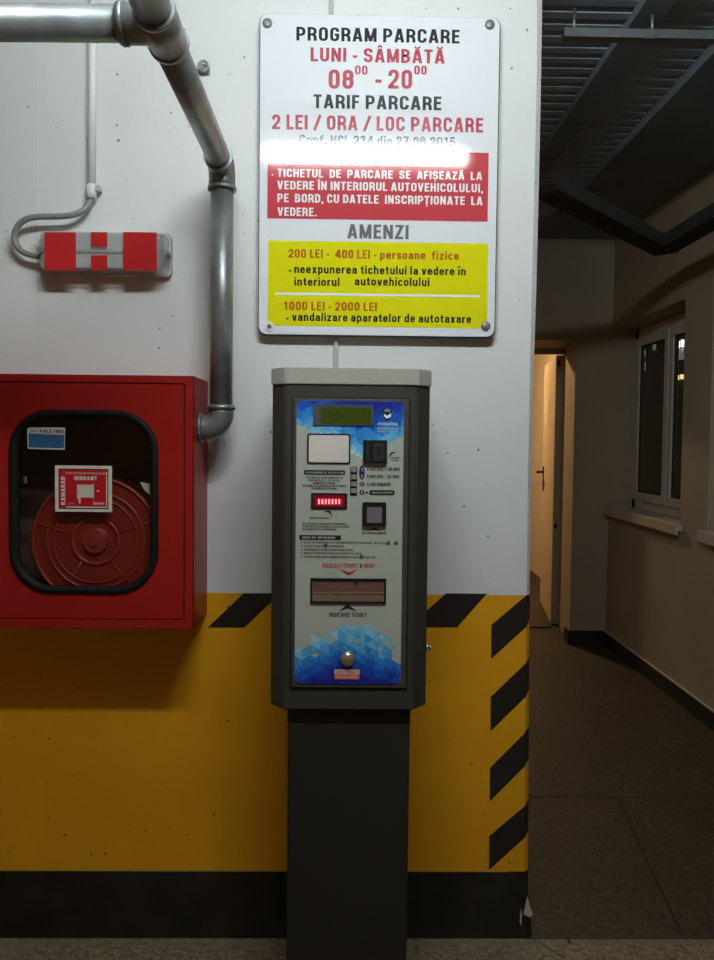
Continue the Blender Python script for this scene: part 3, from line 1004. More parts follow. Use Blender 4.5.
# ================================================================== SIGN
SY = -0.035
sg = thing('parking_sign', 'white enamel parking tariff sign with red and yellow panels above the machine', 'sign',
           (U(378, 176, SY).x, -0.005, U(378, 336, SY).z))
X0, X1, Z0, Z1 = RC(259.6, 15.6, 497.0, 335.4, SY)
# follows the slightly tapered outline in the photo: top edge leans towards the room
s = MB()
s.mi = 0
s.prism([(p.x, SY + 0.0, p.z) for p in rrect(X0, X1, Z0, Z1, 0.022, 0)], (0, 0.006, 0))
sp = obj('panel', s, M['sign_white'], sg)
s = MB()
s.prism([(p.x, SY + 0.005, p.z) for p in rrect(X0 - 0.003, X1 + 0.004, Z0 - 0.0045, Z1 + 0.003, 0.024, 0)], (0, 0.012, 0))
s.box(X0 + 0.06, X0 + 0.10, SY + 0.015, -0.001, Z0 + 0.06, Z1 - 0.06)
s.box(X1 - 0.10, X1 - 0.06, SY + 0.015, -0.001, Z0 + 0.06, Z1 - 0.06)
obj('sign_edge', s, M['sign_edge'], sg, 'dark folded rim behind the panel')
T1 = SY - 0.0006


def flat(name, px, y, m, parent, y2=None, r=0.0):
    a, b, c, d = RC(*px, y)
    q = MB()
    th = 0.0005 if y2 is None else y2
    if r:
        q.prism(rrect(a, b, c, d, r, y), (0, th, 0))
    else:
        q.box(a, b, y, y + th, c, d)
    return obj(name, q, m, parent)


rp = flat('red_panel', (267.4, 151, 488.2, 220.0), T1, M['sign_red'], sg)
yp = flat('yellow_panel', (267.9, 242, 487.6, 327.0), T1, M['sign_yellow'], sg)
flat('dividing_line', (275, 293.7, 480, 296.2), T1 - 0.0005, M['ink_white'], yp)
T2 = T1 - 0.0005
BL = 0.019
K, RD, BR, WH, GR = M['ink_black'], M['ink_red'], M['ink_brown'], M['ink_white'], M['ink_grey']
text('PROGRAM PARCARE', 296.3, 459.6, 28.2, 42.0, T1, K, sg, BL)
text('LUNI - SÂMBĂTĂ', 310.6, 444.8, 48.5, 62.5, T1, RD, sg, BL)
text('08', 328.6, 353.6, 69.6, 88.8, T1, RD, sg, BL)
text('00', 355.1, 367.5, 65.5, 74.6, T1, RD, sg, 0.02)
text('-', 375.4, 381.6, 69.6, 88.8, T1, RD, sg, 0.02)
text('20', 388.2, 412.2, 69.6, 88.8, T1, RD, sg, BL)
text('00', 414.3, 426.7, 65.5, 74.6, T1, RD, sg, 0.02)
text('TARIF PARCARE', 313.4, 441.4, 95.4, 109.2, T1, K, sg, BL)
text('2 LEI / ORA / LOC PARCARE', 272.0, 483.2, 116.2, 130.8, T1, RD, sg, BL)
text('Conf. HCL 234 din 27.08.2015', 299.3, 455.2, 135.9, 145.3, T1, K, sg, 0.02)
text('- PLATA SE FACE LA PARCOMETRU', 272, 449, 157.6, 165.6, T2, WH, rp, BL)
text('·', 271.8, 273.6, 170.3, 178.4, T2, WH, rp, BL)
text('TICHETUL  DE  PARCARE  SE  AFIȘEAZĂ  LA', 277.3, 482.2, 170.3, 178.5, T2, WH, rp, BL)
text('VEDERE ÎN INTERIORUL AUTOVEHICOLULUI,', 277.3, 483.3, 182.3, 190.8, T2, WH, rp, BL)
text('PE  BORD, CU DATELE  INSCRIPȚIONATE  LA', 277.4, 482.6, 195.1, 203.6, T2, WH, rp, BL)
text('VEDERE.', 277.5, 316.5, 207.5, 216.0, T2, WH, rp, BL)
text('AMENZI', 347.4, 408.6, 224.6, 238.8, T1, GR, sg, BL)
text('200 LEI -  400 LEI - persoane  fizice', 288.4, 458.9, 250.1, 258.8, T2, BR, yp, 0.022)
text('-', 288.8, 291.3, 265.5, 274.2, T2, K, yp, 0.022)
text('neexpunerea tichetului la vedere în', 294.2, 465.8, 265.7, 274.2, T2, K, yp, BL)
text('interiorul', 294.3, 339.5, 277.3, 285.8, T2, K, yp, BL)
text('autovehicolului', 354.7, 429.5, 277.3, 285.8, T2, K, yp, BL)
text('1000 LEI - 2000 LEI', 283.9, 376.9, 301.9, 310.6, T2, BR, yp, 0.022)
text('-', 286.0, 288.6, 313.6, 322.0, T2, K, yp, 0.022)
text('vandalizare aparatelor de autotaxare', 292.0, 471.2, 313.6, 322.0, T2, K, yp, BL)
for (px, py, rust) in ((267.2, 23.4, 0), (489.7, 24.8, 0), (485.6, 326.2, 0), (269.4, 326.6, 1)):
    c = U(px, py, SY)
    q = MB()
    if rust:
        q.disc((c.x, c.z), 0.0135, SY - 0.003, SY + 0.001)
        sc_ = obj('screw', q, M['sign_white'], sg, 'white washer with a rusty screw')
        q = MB()
        q.disc((c.x, c.z), 0.006, SY - 0.006, SY - 0.002)
        obj('screw_head', q, M['screw_rust'], sc_)
    else:
        q.tube([(c.x, SY + 0.001, c.z), (c.x, SY - 0.003, c.z), (c.x, SY - 0.006, c.z), (c.x, SY - 0.0065, c.z)],
               [0.0135, 0.0135, 0.010, 0.004], 20)
        obj('screw', q, M['screw'], sg)

# cable duct running down behind the sign to the machine
q = MB()
for (pa, pb) in (((331.4, -40), (331.4, 15)), ((335.9, 300), (336.2, 378))):
    a, b = U(*pa, -0.01), U(*pb, -0.01)
    xm = (a.x + b.x) / 2
    q.box(xm - 0.0065, xm + 0.0065, -0.0125, -0.0003, b.z - 0.0, a.z, 0.002)
xm0, xm1 = U(331.4, 15, -0.01).x, U(336, 300, -0.01).x
za, zb2 = U(331.4, 15, -0.01).z, U(336, 300, -0.01).z
q.prism([(xm0 - 0.0065, -0.0125, za), (xm0 + 0.0065, -0.0125, za), (xm1 + 0.0065, -0.0125, zb2), (xm1 - 0.0065, -0.0125, zb2)], (0, 0.012, 0))
tag(obj('cable_duct', q, M['pvc_grey2']), 'thin grey cable duct behind the sign, running down to the machine', 'cable duct')

# ================================================================== PIPEWORK
RP = 0.0305
PY = -0.12
RB = 0.0295
pe_ = U(222.0, 165, PY)            # upper elbow
PXr, PZ = U(221.6, 300, PY).x, pe_.z
tee_d = -0.86
pw = thing('water_pipe', 'galvanised sprinkler pipe with tee, dropping to the red hydrant cabinet', 'pipe', (PXr, PY, U(215, 428, PY).z))
# lower elbow into the cabinet side
zl = U(215, 428, PY).z
cab_x = UX(193, 500, 0).x if False else None
CABX = U(193.2, 500, -0.205).x
er = 0.042
q = MB()
q.tube([(PXr, PY, zl + er), (PXr, PY, PZ - 0.03)], RP, 28)
obj('riser', q, M['galv'], pw)
q = MB()
pts = [(CABX + 0.001, PY, zl), (PXr - er, PY, zl)] + arc((PXr - er, PY, zl + er), (0, 0, -er), (er, 0, 0), PI / 2)[1:] + [(PXr, PY, zl + er + 0.015)]
q.tube(pts, RP + 0.004, 28)
q.tube([(PXr, PY, zl + er + 0.008), (PXr, PY, zl + er + 0.02)], RP + 0.008, 28)
q.tube([(CABX + 0.0005, PY, zl), (CABX + 0.007, PY, zl)], RP + 0.010, 28)
obj('elbow', q, M['galv'], pw)
# upper elbow turning out from the wall
UD = Vector((U(160, 24, tee_d).x - PXr, tee_d - PY, 0.0))
UD.z = U(160, 24, tee_d).z - PZ
TEE = Vector((PXr, PY, PZ)) + UD
ud = UD.normalized()
e1 = Vector((PXr, PY, PZ))
q = MB()
pts = [e1 + Vector((0, 0, -0.062)), e1 + Vector((0, 0, -0.045))]
for k in range(1, 9):
    t = k / 9
    a_, b_, c_ = e1 + Vector((0, 0, -0.045)), e1, e1 + ud * 0.045
    pts.append(a_ * (1 - t) ** 2 + b_ * 2 * t * (1 - t) + c_ * t * t)
pts += [e1 + ud * 0.045, e1 + ud * 0.075]
q.tube(pts, RP + 0.005, 28)
q.tube([e1 + Vector((0, 0, -0.068)), e1 + Vector((0, 0, -0.058))], RP + 0.008, 28)
q.tube([e1 + ud * 0.068, e1 + ud * 0.078], RP + 0.008, 28)
obj('elbow', q, M['galv'], pw)
q = MB()
q.tube([e1 + ud * 0.05, TEE - ud * 0.04], RP, 28)
obj('drop_pipe', q, M['galv'], pw)
q = MB()
q.tube([TEE - ud * 0.065, TEE + ud * 0.055], RB + 0.006, 32)
q.tube([TEE - ud * 0.070, TEE - ud * 0.060], RB + 0.0080, 32)
q.tube([TEE + ud * 0.046, TEE + ud * 0.056], RB + 0.0080, 32)
LV = Vector((-1, 0.02, 0.0)).normalized()
q.tube([TEE, TEE + LV * 0.07], RB + 0.004, 32)
q.tube([TEE + LV * 0.058, TEE + LV * 0.066], RB + 0.0065, 32)
obj('tee', q, M['galv'], pw)
q = MB()
q.tube([TEE + ud * 0.05, TEE + ud * 0.5, TEE + ud * 1.6], RB + 0.002, 32)
obj('main_pipe', q, M['galv'], pw)
q = MB()
q.tube([TEE + LV * 0.06, TEE + LV * 1.2, TEE + LV * 2.15], RB, 32)
obj('branch_pipe', q, M['galv'], pw)

# loose wall clip left of the sign
c = U(204, 69, 0)
q = MB()
q.box(c.x - 0.018, c.x + 0.018, -0.004, -0.0002, c.z - 0.018, c.z + 0.004, 0.0015)
q.tube([(c.x - 0.008, -0.004, c.z - 0.004), (c.x - 0.008, -0.020, c.z - 0.002)], 0.009, 12)
q.torus((c.x + 0.001, -0.016, c.z), 0.014, 0.004, 24, 6)
tag(obj('pipe_clip', q, M['galv_strut']), 'small empty metal pipe clip left on the bare wall beside the sign', 'clip')

# ================================================================== EMERGENCY LIGHT and its conduit
EY = -0.075
em = thing('emergency_light', 'red and clear wall light with a clear H above the red cabinet', 'emergency light',
           (U(104, 254, 0).x, 0, U(104, 278, 0).z))
X0, X1, Z0, Z1 = RC(38.4, 231, 169.8, 274.5, -0.035)
q = MB()
q.prism([(p.x, -0.022, p.z) for p in rrect(X0, X1, Z0, Z1, 0.012, 0)], (0, 0.0215, 0))
obj('base_plate', q, M['lamp_base'], em)
q = MB()
q.prism([(p.x, -0.056, p.z) for p in rrect(X0 + 0.014, X1 - 0.036, Z0 + 0.013, Z1 - 0.008, 0.006, 0)], (0, 0.034, 0))
zm = (Z0 + Z1) / 2
q.tube([(X0 + 0.05, -0.058, zm), (X1 - 0.06, -0.058, zm)], 0.007, 14)
q.box(X0 + 0.03, X0 + 0.05, -0.066, -0.05, zm - 0.02, zm + 0.02)
q.box(X1 - 0.06, X1 - 0.045, -0.066, -0.05, zm - 0.02, zm + 0.02)
obj('reflector', q, M['lamp_refl'], em)
# bulged clear cover, ribbed at the right end
x0, x1, z0, z1 = RC(41.0, 232.5, 166.0, 271.5, -0.06)
q = MB()
prof = [(-0.022, 0.0), (-0.052, 0.001), (-0.066, 0.006), (-0.073, 0.016), (-0.075, 0.03)]
rng = []
for (yy, ins) in prof:
    rng.append([Vector((p.x, yy, p.z)) for p in rrect(x0 + ins * 0.6, x1 - ins * 0.6, z0 + ins * 0.5, z1 - ins * 0.5, max(0.004, 0.012 - ins * 0.1), 0)])
vr = [[q.bm.verts.new(p) for p in r] for r in rng]
for a_, b_ in zip(vr, vr[1:]):
    for k in range(len(a_)):
        f = q.bm.faces.new((a_[k], a_[(k + 1) % len(a_)], b_[(k + 1) % len(a_)], b_[k]))
        f.smooth = True
q.bm.faces.new(vr[-1])
lens = obj('lens_cover', q, M['lens'], em)
for k in range(7):
    q = MB()
    pass
q = MB()
xa, xb, zc0, zc1 = RC(157.5, 235, 163.0, 269.5, EY)
for k in range(6):
    xx = xa + (xb - xa) * k / 6
    q.box(xx, xx + (xb - xa) / 13, EY + 0.0008, EY + 0.006, zc0, zc1)
obj('lens_rib', q, M['lens'], lens)


def film(px):
    a, b, c, d = RC(*px, EY)
    q = MB()
    q.box(a, b, EY - 0.0012, EY - 0.0004, c, d)
    obj('red_film', q, M['lamp_red'], lens)


film((44.6, 232.3, 76.0, 270.5))
film((91.0, 232.3, 107.4, 247.0))
film((91.0, 255.4, 107.4, 270.5))
film((123.2, 232.3, 156.8, 270.5))
for (px, py) in ((165.6, 252.8), (41.4, 250.5)):
    c = U(px, py, -0.06)
    q = MB()
    q.disc((c.x, c.z), 0.008, -0.070, -0.022, 14)
    obj('cover_screw', q, M['galv_strut'], em)

CYp = -0.022
cd = thing('conduit', 'white plastic conduit running down the wall to the emergency light', 'conduit', (U(92.5, 100, CYp).x, CYp, U(91, 198, CYp).z))
a, b = U(93.3, -40, CYp), U(91.4, 192, CYp)
xm = (a.x + b.x) / 2
q = MB()
q.tube([(U(93.2, -40, CYp).x, CYp, a.z), (U(91.6, 192, CYp).x, CYp, b.z)], 0.0115, 18)
obj('pipe', q, M['pvc_white'], cd)
q = MB()
a, b = U(91.6, 185, CYp), U(91.2, 199, CYp)
q.tube([a, b], 0.0145, 18)
obj('coupling', q, M['pvc_white'], cd)
c = U(97, 189, -0.012)
q = MB()
q.box(c.x - 0.030, c.x + 0.012, -0.012, -0.0003, c.z - 0.010, c.z + 0.006, 0.002)
q.box(c.x - 0.002, c.x + 0.012, -0.030, -0.010, c.z - 0.012, c.z + 0.006, 0.002)
obj('clip', q, M['pvc_grey2'], cd)

px_path = [(91.2, 196.5, -.022), (90.0, 202, -.024), (85.5, 208.5, -.032), (77, 213.6, -.040), (66, 216.0, -.044), (52, 216.6, -.044), (38, 216.8, -.044), (27, 219, -.044),
           (18.5, 225.2, -.042), (14.6, 234.5, -.040), (15.6, 243.5, -.038), (20.8, 250.6, -.036), (28.5, 254.4, -.036), (37, 256.2, -.036), (41, 256.4, -.036)]
q = MB()
q.tube(bez([U(a, b, c) for a, b, c in px_path], 8), 0.0085, 14)
tag(obj('cable', q, M['pvc_grey']), 'grey cable curving from the white conduit into the emergency light', 'cable')

# ================================================================== HYDRANT CABINET
CYf = -0.205
hx1 = CABX
hx0 = hx1 - 0.655
hz1 = U(100, 374.8, CYf).z
hz0 = U(100, 628.4, CYf).z
cb = thing('hydrant_cabinet', 'red wall-mounted fire hydrant cabinet with a rounded dark window', 'cabinet', ((hx0 + hx1) / 2, 0, hz0))
q = MB()
tk_ = 0.004
q.box(hx1 - tk_, hx1, CYf, -0.0005, hz0, hz1)
q.box(hx0, hx0 + tk_, CYf, -0.0005, hz0, hz1)
q.box(hx0 + tk_, hx1 - tk_, CYf, -0.0005, hz1 - tk_, hz1)
q.box(hx0 + tk_, hx1 - tk_, CYf, -0.0005, hz0, hz0 + tk_)
q.mi = 1
q.box(hx0 + tk_, hx1 - tk_, -0.006, -0.0005, hz0 + tk_, hz1 - tk_)
q.mi = 0
# front frame round the door
dx1 = U(184.8, 500, CYf).x
dz1 = U(100, 382.4, CYf).z
dz0 = U(100, 619.6, CYf).z
dx0 = hx0 + (hx1 - dx1)
q.box(hx0, hx1, CYf - 0.001, CYf + 0.012, dz1, hz1, 0.0012)
q.box(hx0, hx1, CYf - 0.001, CYf + 0.012, hz0, dz0, 0.0012)
q.box(dx1, hx1, CYf - 0.001, CYf + 0.012, dz0, dz1, 0.0012)
q.box(hx0, dx0, CYf - 0.001, CYf + 0.012, dz0, dz1, 0.0012)
obj('body', q, [M['red_box'], M['red_in']], cb)
for px in (46, 81, 137, 170):
    q = MB()
    a = U(px, 628, CYf + 0.03)
    q.box(a.x - 0.02, a.x + 0.02, CYf + 0.012, CYf + 0.04, hz0 - 0.004, hz0 - 0.0)
    obj('vent_slot', q, M['gap'], cb)
# dark gap round the door
q = MB()
g = 0.004
q.box(dx0 + 0.0, dx1, CYf + 0.004, CYf + 0.006, dz1 - g, dz1)
q.box(dx0, dx1, CYf + 0.004, CYf + 0.006, dz0, dz0 + g)
q.box(dx1 - g, dx1, CYf + 0.004, CYf + 0.006, dz0, dz1)
q.box(dx0, dx0 + g, CYf + 0.004, CYf + 0.006, dz0, dz1)
obj('door_gap', q, M['gap'], cb)
# door leaf with rounded window hole
wx0, wx1, wz0, wz1 = RC(10.2, 409.8, 158.6, 593.2, CYf)
q = MB()
ox0, ox1, oz0, oz1 = dx0 + 0.003, dx1 - 0.003, dz0 + 0.003, dz1 - 0.003
inner = rrect(wx0 + 0.006, wx1 - 0.006, wz0 + 0.006, wz1 - 0.006, 0.105, 0, 10)
outer = []
cx_, cz_ = (wx0 + wx1) / 2, (wz0 + wz1) / 2
for p in inner:          # push each inner point out to the leaf's rim
    dx, dz = p.x - cx_, p.z - cz_
    t = min((ox1 - cx_) / dx if dx > 1e-9 else 1e9, (ox0 - cx_) / dx if dx < -1e-9 else 1e9,
            (oz1 - cz_) / dz if dz > 1e-9 else 1e9, (oz0 - cz_) / dz if dz < -1e-9 else 1e9)
    outer.append(Vector((cx_ + dx * t, 0, cz_ + dz * t)))
corner = {0: None}
n = len(inner)
yf, yb = CYf - 0.001, CYf + 0.014


def ring_faces(y_, flip):
    vi = [q.bm.verts.new((p.x, y_, p.z)) for p in inner]
    vo = [q.bm.verts.new((p.x, y_, p.z)) for p in outer]
    for k in range(n):
        k2 = (k + 1) % n
        a_, b_ = outer[k], outer[k2]
        extra = []
        if abs(a_.x - b_.x) > 1e-5 and abs(a_.z - b_.z) > 1e-5:
            ccx = ox1 if max(a_.x, b_.x) > cx_ else ox0
            ccz = oz1 if max(a_.z, b_.z) > cz_ else oz0
            extra = [q.bm.verts.new((ccx, y_, ccz))]
        q.bm.faces.new([vi[k], vo[k]] + extra + [vo[k2], vi[k2]])
    return vi, vo


vi1, vo1 = ring_faces(yf, 0)
vi2, vo2 = ring_faces(yb, 1)
for k in range(n):
    q.bm.faces.new((vi1[k], vi1[(k + 1) % n], vi2[(k + 1) % n], vi2[k]))
dr = obj('door', q, M['red_box'], cb)
# rubber gasket
q = MB()
g0 = rrect(wx0, wx1, wz0, wz1, 0.110, 0, 10)
g1 = rrect(wx0 + 0.020, wx1 - 0.019, wz0 + 0.018, wz1 - 0.020, 0.092, 0, 10)
gm = rrect(wx0 + 0.009, wx1 - 0.009, wz0 + 0.008, wz1 - 0.009, 0.101, 0, 10)
loops = [(g0, yf - 0.0005), (g0, yf - 0.006), (gm, yf - 0.010), (g1, yf - 0.005), (g1, yf + 0.012)]
vl = [[q.bm.verts.new((p.x, yy, p.z)) for p in L] for L, yy in loops]
for a_, b_ in zip(vl, vl[1:]):
    for k in range(n):
        f = q.bm.faces.new((a_[k], a_[(k + 1) % n], b_[(k + 1) % n], b_[k]))
        f.smooth = True
obj('gasket', q, M['rubber'], dr)
q = MB()
yg = yf + 0.006
q.face([(p.x, yg, p.z) for p in g1])
pane = obj('pane', q, M['pane'], dr)
# stickers on the pane
YS = yg - 0.0006
lb = MB()
lb.prism([U(27.0, 427.2, YS), U(65.3, 427.6, YS), U(64.6, 449.8, YS), U(27.6, 448.8, YS)], (0, 0.0004, 0))
so = obj('name_sticker', lb, M['label_white'], dr, 'small white and blue sticker')
lb = MB()
lb.prism([U(28.4, 433.4, YS - 0.0004), U(64.3, 435.0, YS - 0.0004), U(63.8, 448.3, YS - 0.0004), U(28.6, 447.4, YS - 0.0004)], (0, 0.0003, 0))
obj('blue_field', lb, M['label_blue'], so)
text('GRUPA', 30, 38.2, 430.0, 432.2, YS - 0.0004, M['ink_grey'], so, 0.0)
text('PALETINU', 40, 63.4, 429.6, 433.0, YS - 0.0004, M['ink_black'], so, 0.01)
so = flat('hydrant_sticker', (55.0, 465.6, 112.0, 511.8), YS, M['label_white'], dr, 0.0004)
so['label'] = 'red and white hydrant sticker with a hose pictogram'
flat('dark_border', (58.6, 468.8, 108.4, 509.0), YS - 0.0003, M['ink_black'], so, 0.0002)
flat('red_field', (59.6, 469.8, 107.6, 508.2), YS - 0.0005, M['label_red'], so, 0.0002)
y5 = YS - 0.0009
text('ÎN CAZ DE INCENDIU SPARGEȚI GEAMUL', 65.6, 106.6, 472.4, 474.3, y5, M['label_beige'], so, 0.0)
text('HIDRANT', 74.4, 97.0, 476.2, 480.2, y5, M['label_white'], so, 0.035)
text('KAMARAD', 60.8, 65.2, 476.6, 504.8, y5, M['label_white'], so, 0.035, rot=1)
flat('white_line', (66.4, 506.6, 107.0, 507.8), y5, M['label_white'], so, 0.0002)
flat('white_line', (106.2, 472, 107.2, 507.8), y5, M['label_white'], so, 0.0002)
flat('hose_pictogram', (77.6, 484.6, 93.2, 497.6), y5, M['label_beige'], so, 0.0002)
lb = MB()
lb.prism([U(a_, b_, y5) for a_, b_ in ((77.0, 483.4), (78.6, 485.0), (78.6, 497.4), (80.8, 498.6), (80.2, 503.8), (79.2, 503.8), (78.2, 498.6), (77.0, 498.2))], (0, 0.0002, 0))
obj('hose_pictogram', lb, M['label_beige'], so)
lb = MB()
lb.prism([U(a_, b_, y5) for a_, b_ in ((92.2, 484.8), (94.0, 483.2), (94.0, 498.8), (92.2, 497.2))], (0, 0.0002, 0))
obj('hose_pictogram', lb, M['label_beige'], so)
lb = MB()
lb.prism([U(a_, b_, y5) for a_, b_ in ((96.6, 490.2), (99.0, 490.2), (99.0, 491.8), (96.6, 491.8))], (0, 0.0002, 0))
obj('hose_pictogram', lb, M['label_beige'], so)
text('Kamarad', 93.4, 104.2, 501.8, 504.6, y5, M['label_white'], so, 0.02)
text('SR ISO', 68.0, 73.6, 503.0, 504.4, y5, M['label_beige'], so, 0.0)
# latch seen through the pane at the left
c = U(23.5, 480, CYf + 0.02)
q = MB()
q.box(c.x - 0.012, c.x + 0.010, CYf + 0.018, CYf + 0.045, c.z - 0.010, c.z + 0.010, 0.003)
q.box(c.x - 0.030, c.x - 0.010, CYf + 0.016, CYf + 0.025, c.z - 0.006, c.z + 0.006, 0.002)
obj('latch', q, M['chrome'], dr)

# ---- hose reel inside the cabinet
RY = CYf + 0.034
rc = U(96, 541, RY)
hr = thing('hose_reel', 'round dark red hose reel behind the cabinet window', 'hose reel', (rc.x, -0.02, rc.z))
RR = 0.170
q = MB()
q.tube([(rc.x, RY, rc.z), (rc.x, RY + 0.004, rc.z)], RR, 64)
fd = obj('flange', q, M['reel_red'], hr)
q = MB()
for (r_, t_) in ((RR - 0.003, 0.005), (RR * 0.76, 0.0035), (RR * 0.66, 0.0025), (RR * 0.36, 0.005), (RR * 0.20, 0.003)):
    q.torus((rc.x, RY - 0.001, rc.z), r_, t_, 64, 8)
for k in range(5):
    a_ = 2 * PI * k / 5 + 0.35
    d_ = Vector((math.cos(a_), 0, math.sin(a_)))
    c0 = Vector((rc.x, RY - 0.001, rc.z))
    q.tube([c0 + d_ * RR * 0.37, c0 + d_ * RR * 0.98], 0.002, 8)
obj('rib', q, M['reel_edge'], fd)
q = MB()
q.tube([(rc.x, RY - 0.012, rc.z), (rc.x, RY + 0.0, rc.z)], [0.030, 0.036], 32)
q.tube([(rc.x, RY - 0.018, rc.z), (rc.x, RY - 0.010, rc.z)], 0.012, 16)
obj('hub', q, M['reel_edge'], hr)
q = MB()
for yy in (0.025, 0.050, 0.075, 0.10):
    for r_ in (0.09, 0.115, 0.14):
        q.torus((rc.x, RY + yy, rc.z), r_, 0.0125, 40, 8)
tag(obj('hose', q, M['hose'], hr))
q = MB()
q.tube([(rc.x, RY + 0.116, rc.z), (rc.x, RY + 0.120, rc.z)], RR * 0.97, 64)
obj('flange', q, M['reel_red'], hr)
q = MB()
q.tube([(rc.x, RY + 0.0, rc.z), (rc.x, -0.007, rc.z)], 0.03, 24)
obj('axle', q, M['hose'], hr)
tb = MB()
a_ = [U(140, 482, RY - 0.006), U(149.5, 483.5, RY - 0.006), U(150.0, 495, RY - 0.006), U(145, 491, RY - 0.006)]
tb.prism(a_, (0, 0.001, 0))
tg = obj('paper_tag', tb, M['label_beige'])
tag(tg, 'small torn paper tag at the right of the cabinet window', 'tag')

# ================================================================== PARKING MACHINE
MY = -0.42
mc = thing('parking_machine', 'dark grey parking ticket machine on a pedestal before the sign', 'parking machine', (U(348, 700, MY).x, -0.25, 0))
xc = U(349.9, 548, MY).x
hw = 0.1875
fw = 0.1535
ch = 0.036
yb_ = -0.10
zt_m = U(351, 384.5, MY).z
zb_m = U(348, 710.0, MY).z
print('machine', xc, zb_m, zt_m)


def octo(z, hw_, fw_, yf_, ch_, yb__):
    return [(xc - fw_, yf_, z), (xc + fw_, yf_, z), (xc + hw_, yf_ + ch_, z), (xc + hw_, yb__, z), (xc - hw_, yb__, z), (xc - hw_, yf_ + ch_, z)]


q = MB()
q.prism(octo(zb_m, hw, fw, MY, ch, yb_), (0, 0, zt_m - zb_m))
es = [e for e in q.bm.edges]
bmesh.ops.bevel(q.bm, geom=es, offset=0.003, segments=2, affect='EDGES')
obj('housing', q, M['house'], mc)
q = MB()
zc_t = U(352, 368.2, MY).z
q.prism(octo(zt_m - 0.0015, hw + 0.003, fw + 0.002, MY - 0.004, ch, yb_ + 0.003), (0, 0, zc_t - zt_m + 0.0015))
bmesh.ops.bevel(q.bm, geom=[e for e in q.bm.edges], offset=0.0025, segments=2, affect='EDGES')
obj('cap', q, M['cap'], mc, 'light grey lid on top')
q = MB()
pX0, pX1, _, _ = RC(287.0, 800, 408.2, 900, MY + 0.025)
q.box(pX0, pX1, MY + 0.025, -0.16, 0, zb_m + 0.002, 0.004)
ped = obj('pedestal', q, M['pedestal'], mc)
for sx in (pX0, pX1):
    q = MB()
    for k in range(4):
        zz = zb_m - 0.012 - k * 0.011
        q.box(sx - 0.004, sx + 0.004, MY + 0.06, MY + 0.09, zz - 0.007, zz)
    obj('vent_fin', q, M['gap'], ped)
c = U(347.3, 717.5, MY + 0.025)
q = MB()
q.disc((c.x, c.z), 0.007, c.y - 0.003, c.y + 0.001, 12)
q.mi = 0
obj('bolt', q, M['black_plastic2'], ped)
# side lock
c = UX(428, 648, xc + hw)
lk = MB()
cz = U(428, 648, MY + 0.06).z
lk.tube([(xc + hw - 0.001, MY + 0.062, cz), (xc + hw + 0.010, MY + 0.062, cz)], 0.009, 16)
lk.tube([(xc + hw + 0.010, MY + 0.062, cz), (xc + hw + 0.013, MY + 0.062, cz)], [0.008, 0.006], 16)
obj('side_lock', lk, M['chrome'], mc)
# door
flat('door_gap', (290.6, 397.6, 409.0, 688.8), MY - 0.0010, M['gap'], mc, 0.002)
dX0, dX1, dZ0, dZ1 = RC(292.2, 399.0, 407.4, 687.0, MY)
q = MB()
q.box(dX0, dX1, MY - 0.006, MY + 0.001, dZ0, dZ1, 0.0015)
mdoor = obj('door', q, M['house_door'], mc)
PYf = MY - 0.0075
fX0, fX1, fZ0, fZ1 = RC(295.6, 400.9, 402.3, 684.0, PYf)
q = MB()
plate_poly = rrect(fX0, fX1, fZ0, fZ1, 0.014, PYf, 6)
q.prism(plate_poly, (0, 0.0018, 0))
fp = obj('face_plate', q, M['plate'], mdoor, 'pale printed face plate with blue triangle pattern')
P1 = PYf - 0.0004
P2 = PYf - 0.0008
P3 = PYf - 0.0012

# printed triangle pattern
clip_poly = [(p.x, p.z) for p in rrect(fX0 + 0.0003, fX1 - 0.0003, fZ0 + 0.0003, fZ1 - 0.0003, 0.0138, 0, 6)]


def clip(poly, cp):
    out = poly
    for i in range(len(cp)):
        (ax_, ay_), (bx_, by_) = cp[i], cp[(i + 1) % len(cp)]
        inp, out = out, []
        if not inp:
            break
        s_ = inp[-1]
        side = lambda p: (bx_ - ax_) * (p[1] - ay_) - (by_ - ay_) * (p[0] - ax_)
        for e_ in inp:
            if side(e_) >= 0:
                if side(s_) < 0:
                    t = side(s_) / (side(s_) - side(e_))
                    out.append((s_[0] + (e_[0] - s_[0]) * t, s_[1] + (e_[1] - s_[1]) * t))
                out.append(e_)
            elif side(s_) >= 0:
                t = side(s_) / (side(s_) - side(e_))
                out.append((s_[0] + (e_[0] - s_[0]) * t, s_[1] + (e_[1] - s_[1]) * t))
            s_ = e_
    return out


def lerp_tab(tab, x):
    if x <= tab[0][0]:
        return tab[0][1]
    for (a_, b_), (c_, d_) in zip(tab, tab[1:]):
        if x <= c_:
            return b_ + (d_ - b_) * (x - a_) / (c_ - a_)
    return tab[-1][1]


ramp = [(0.0, srgb(178, 215, 222)), (0.22, srgb(110, 182, 214)), (0.45, srgb(52, 138, 205)), (0.7, srgb(26, 84, 180)), (1.0, srgb(30, 34, 140))]


def ramp_col(t):
    t = max(0, min(1, t))
    for (a_, c1), (b_, c2) in zip(ramp, ramp[1:]):
        if t <= b_:
            k = (t - a_) / (b_ - a_)
            return tuple(x + (y_ - x) * k for x, y_ in zip(c1, c2))
    return ramp[-1][1]


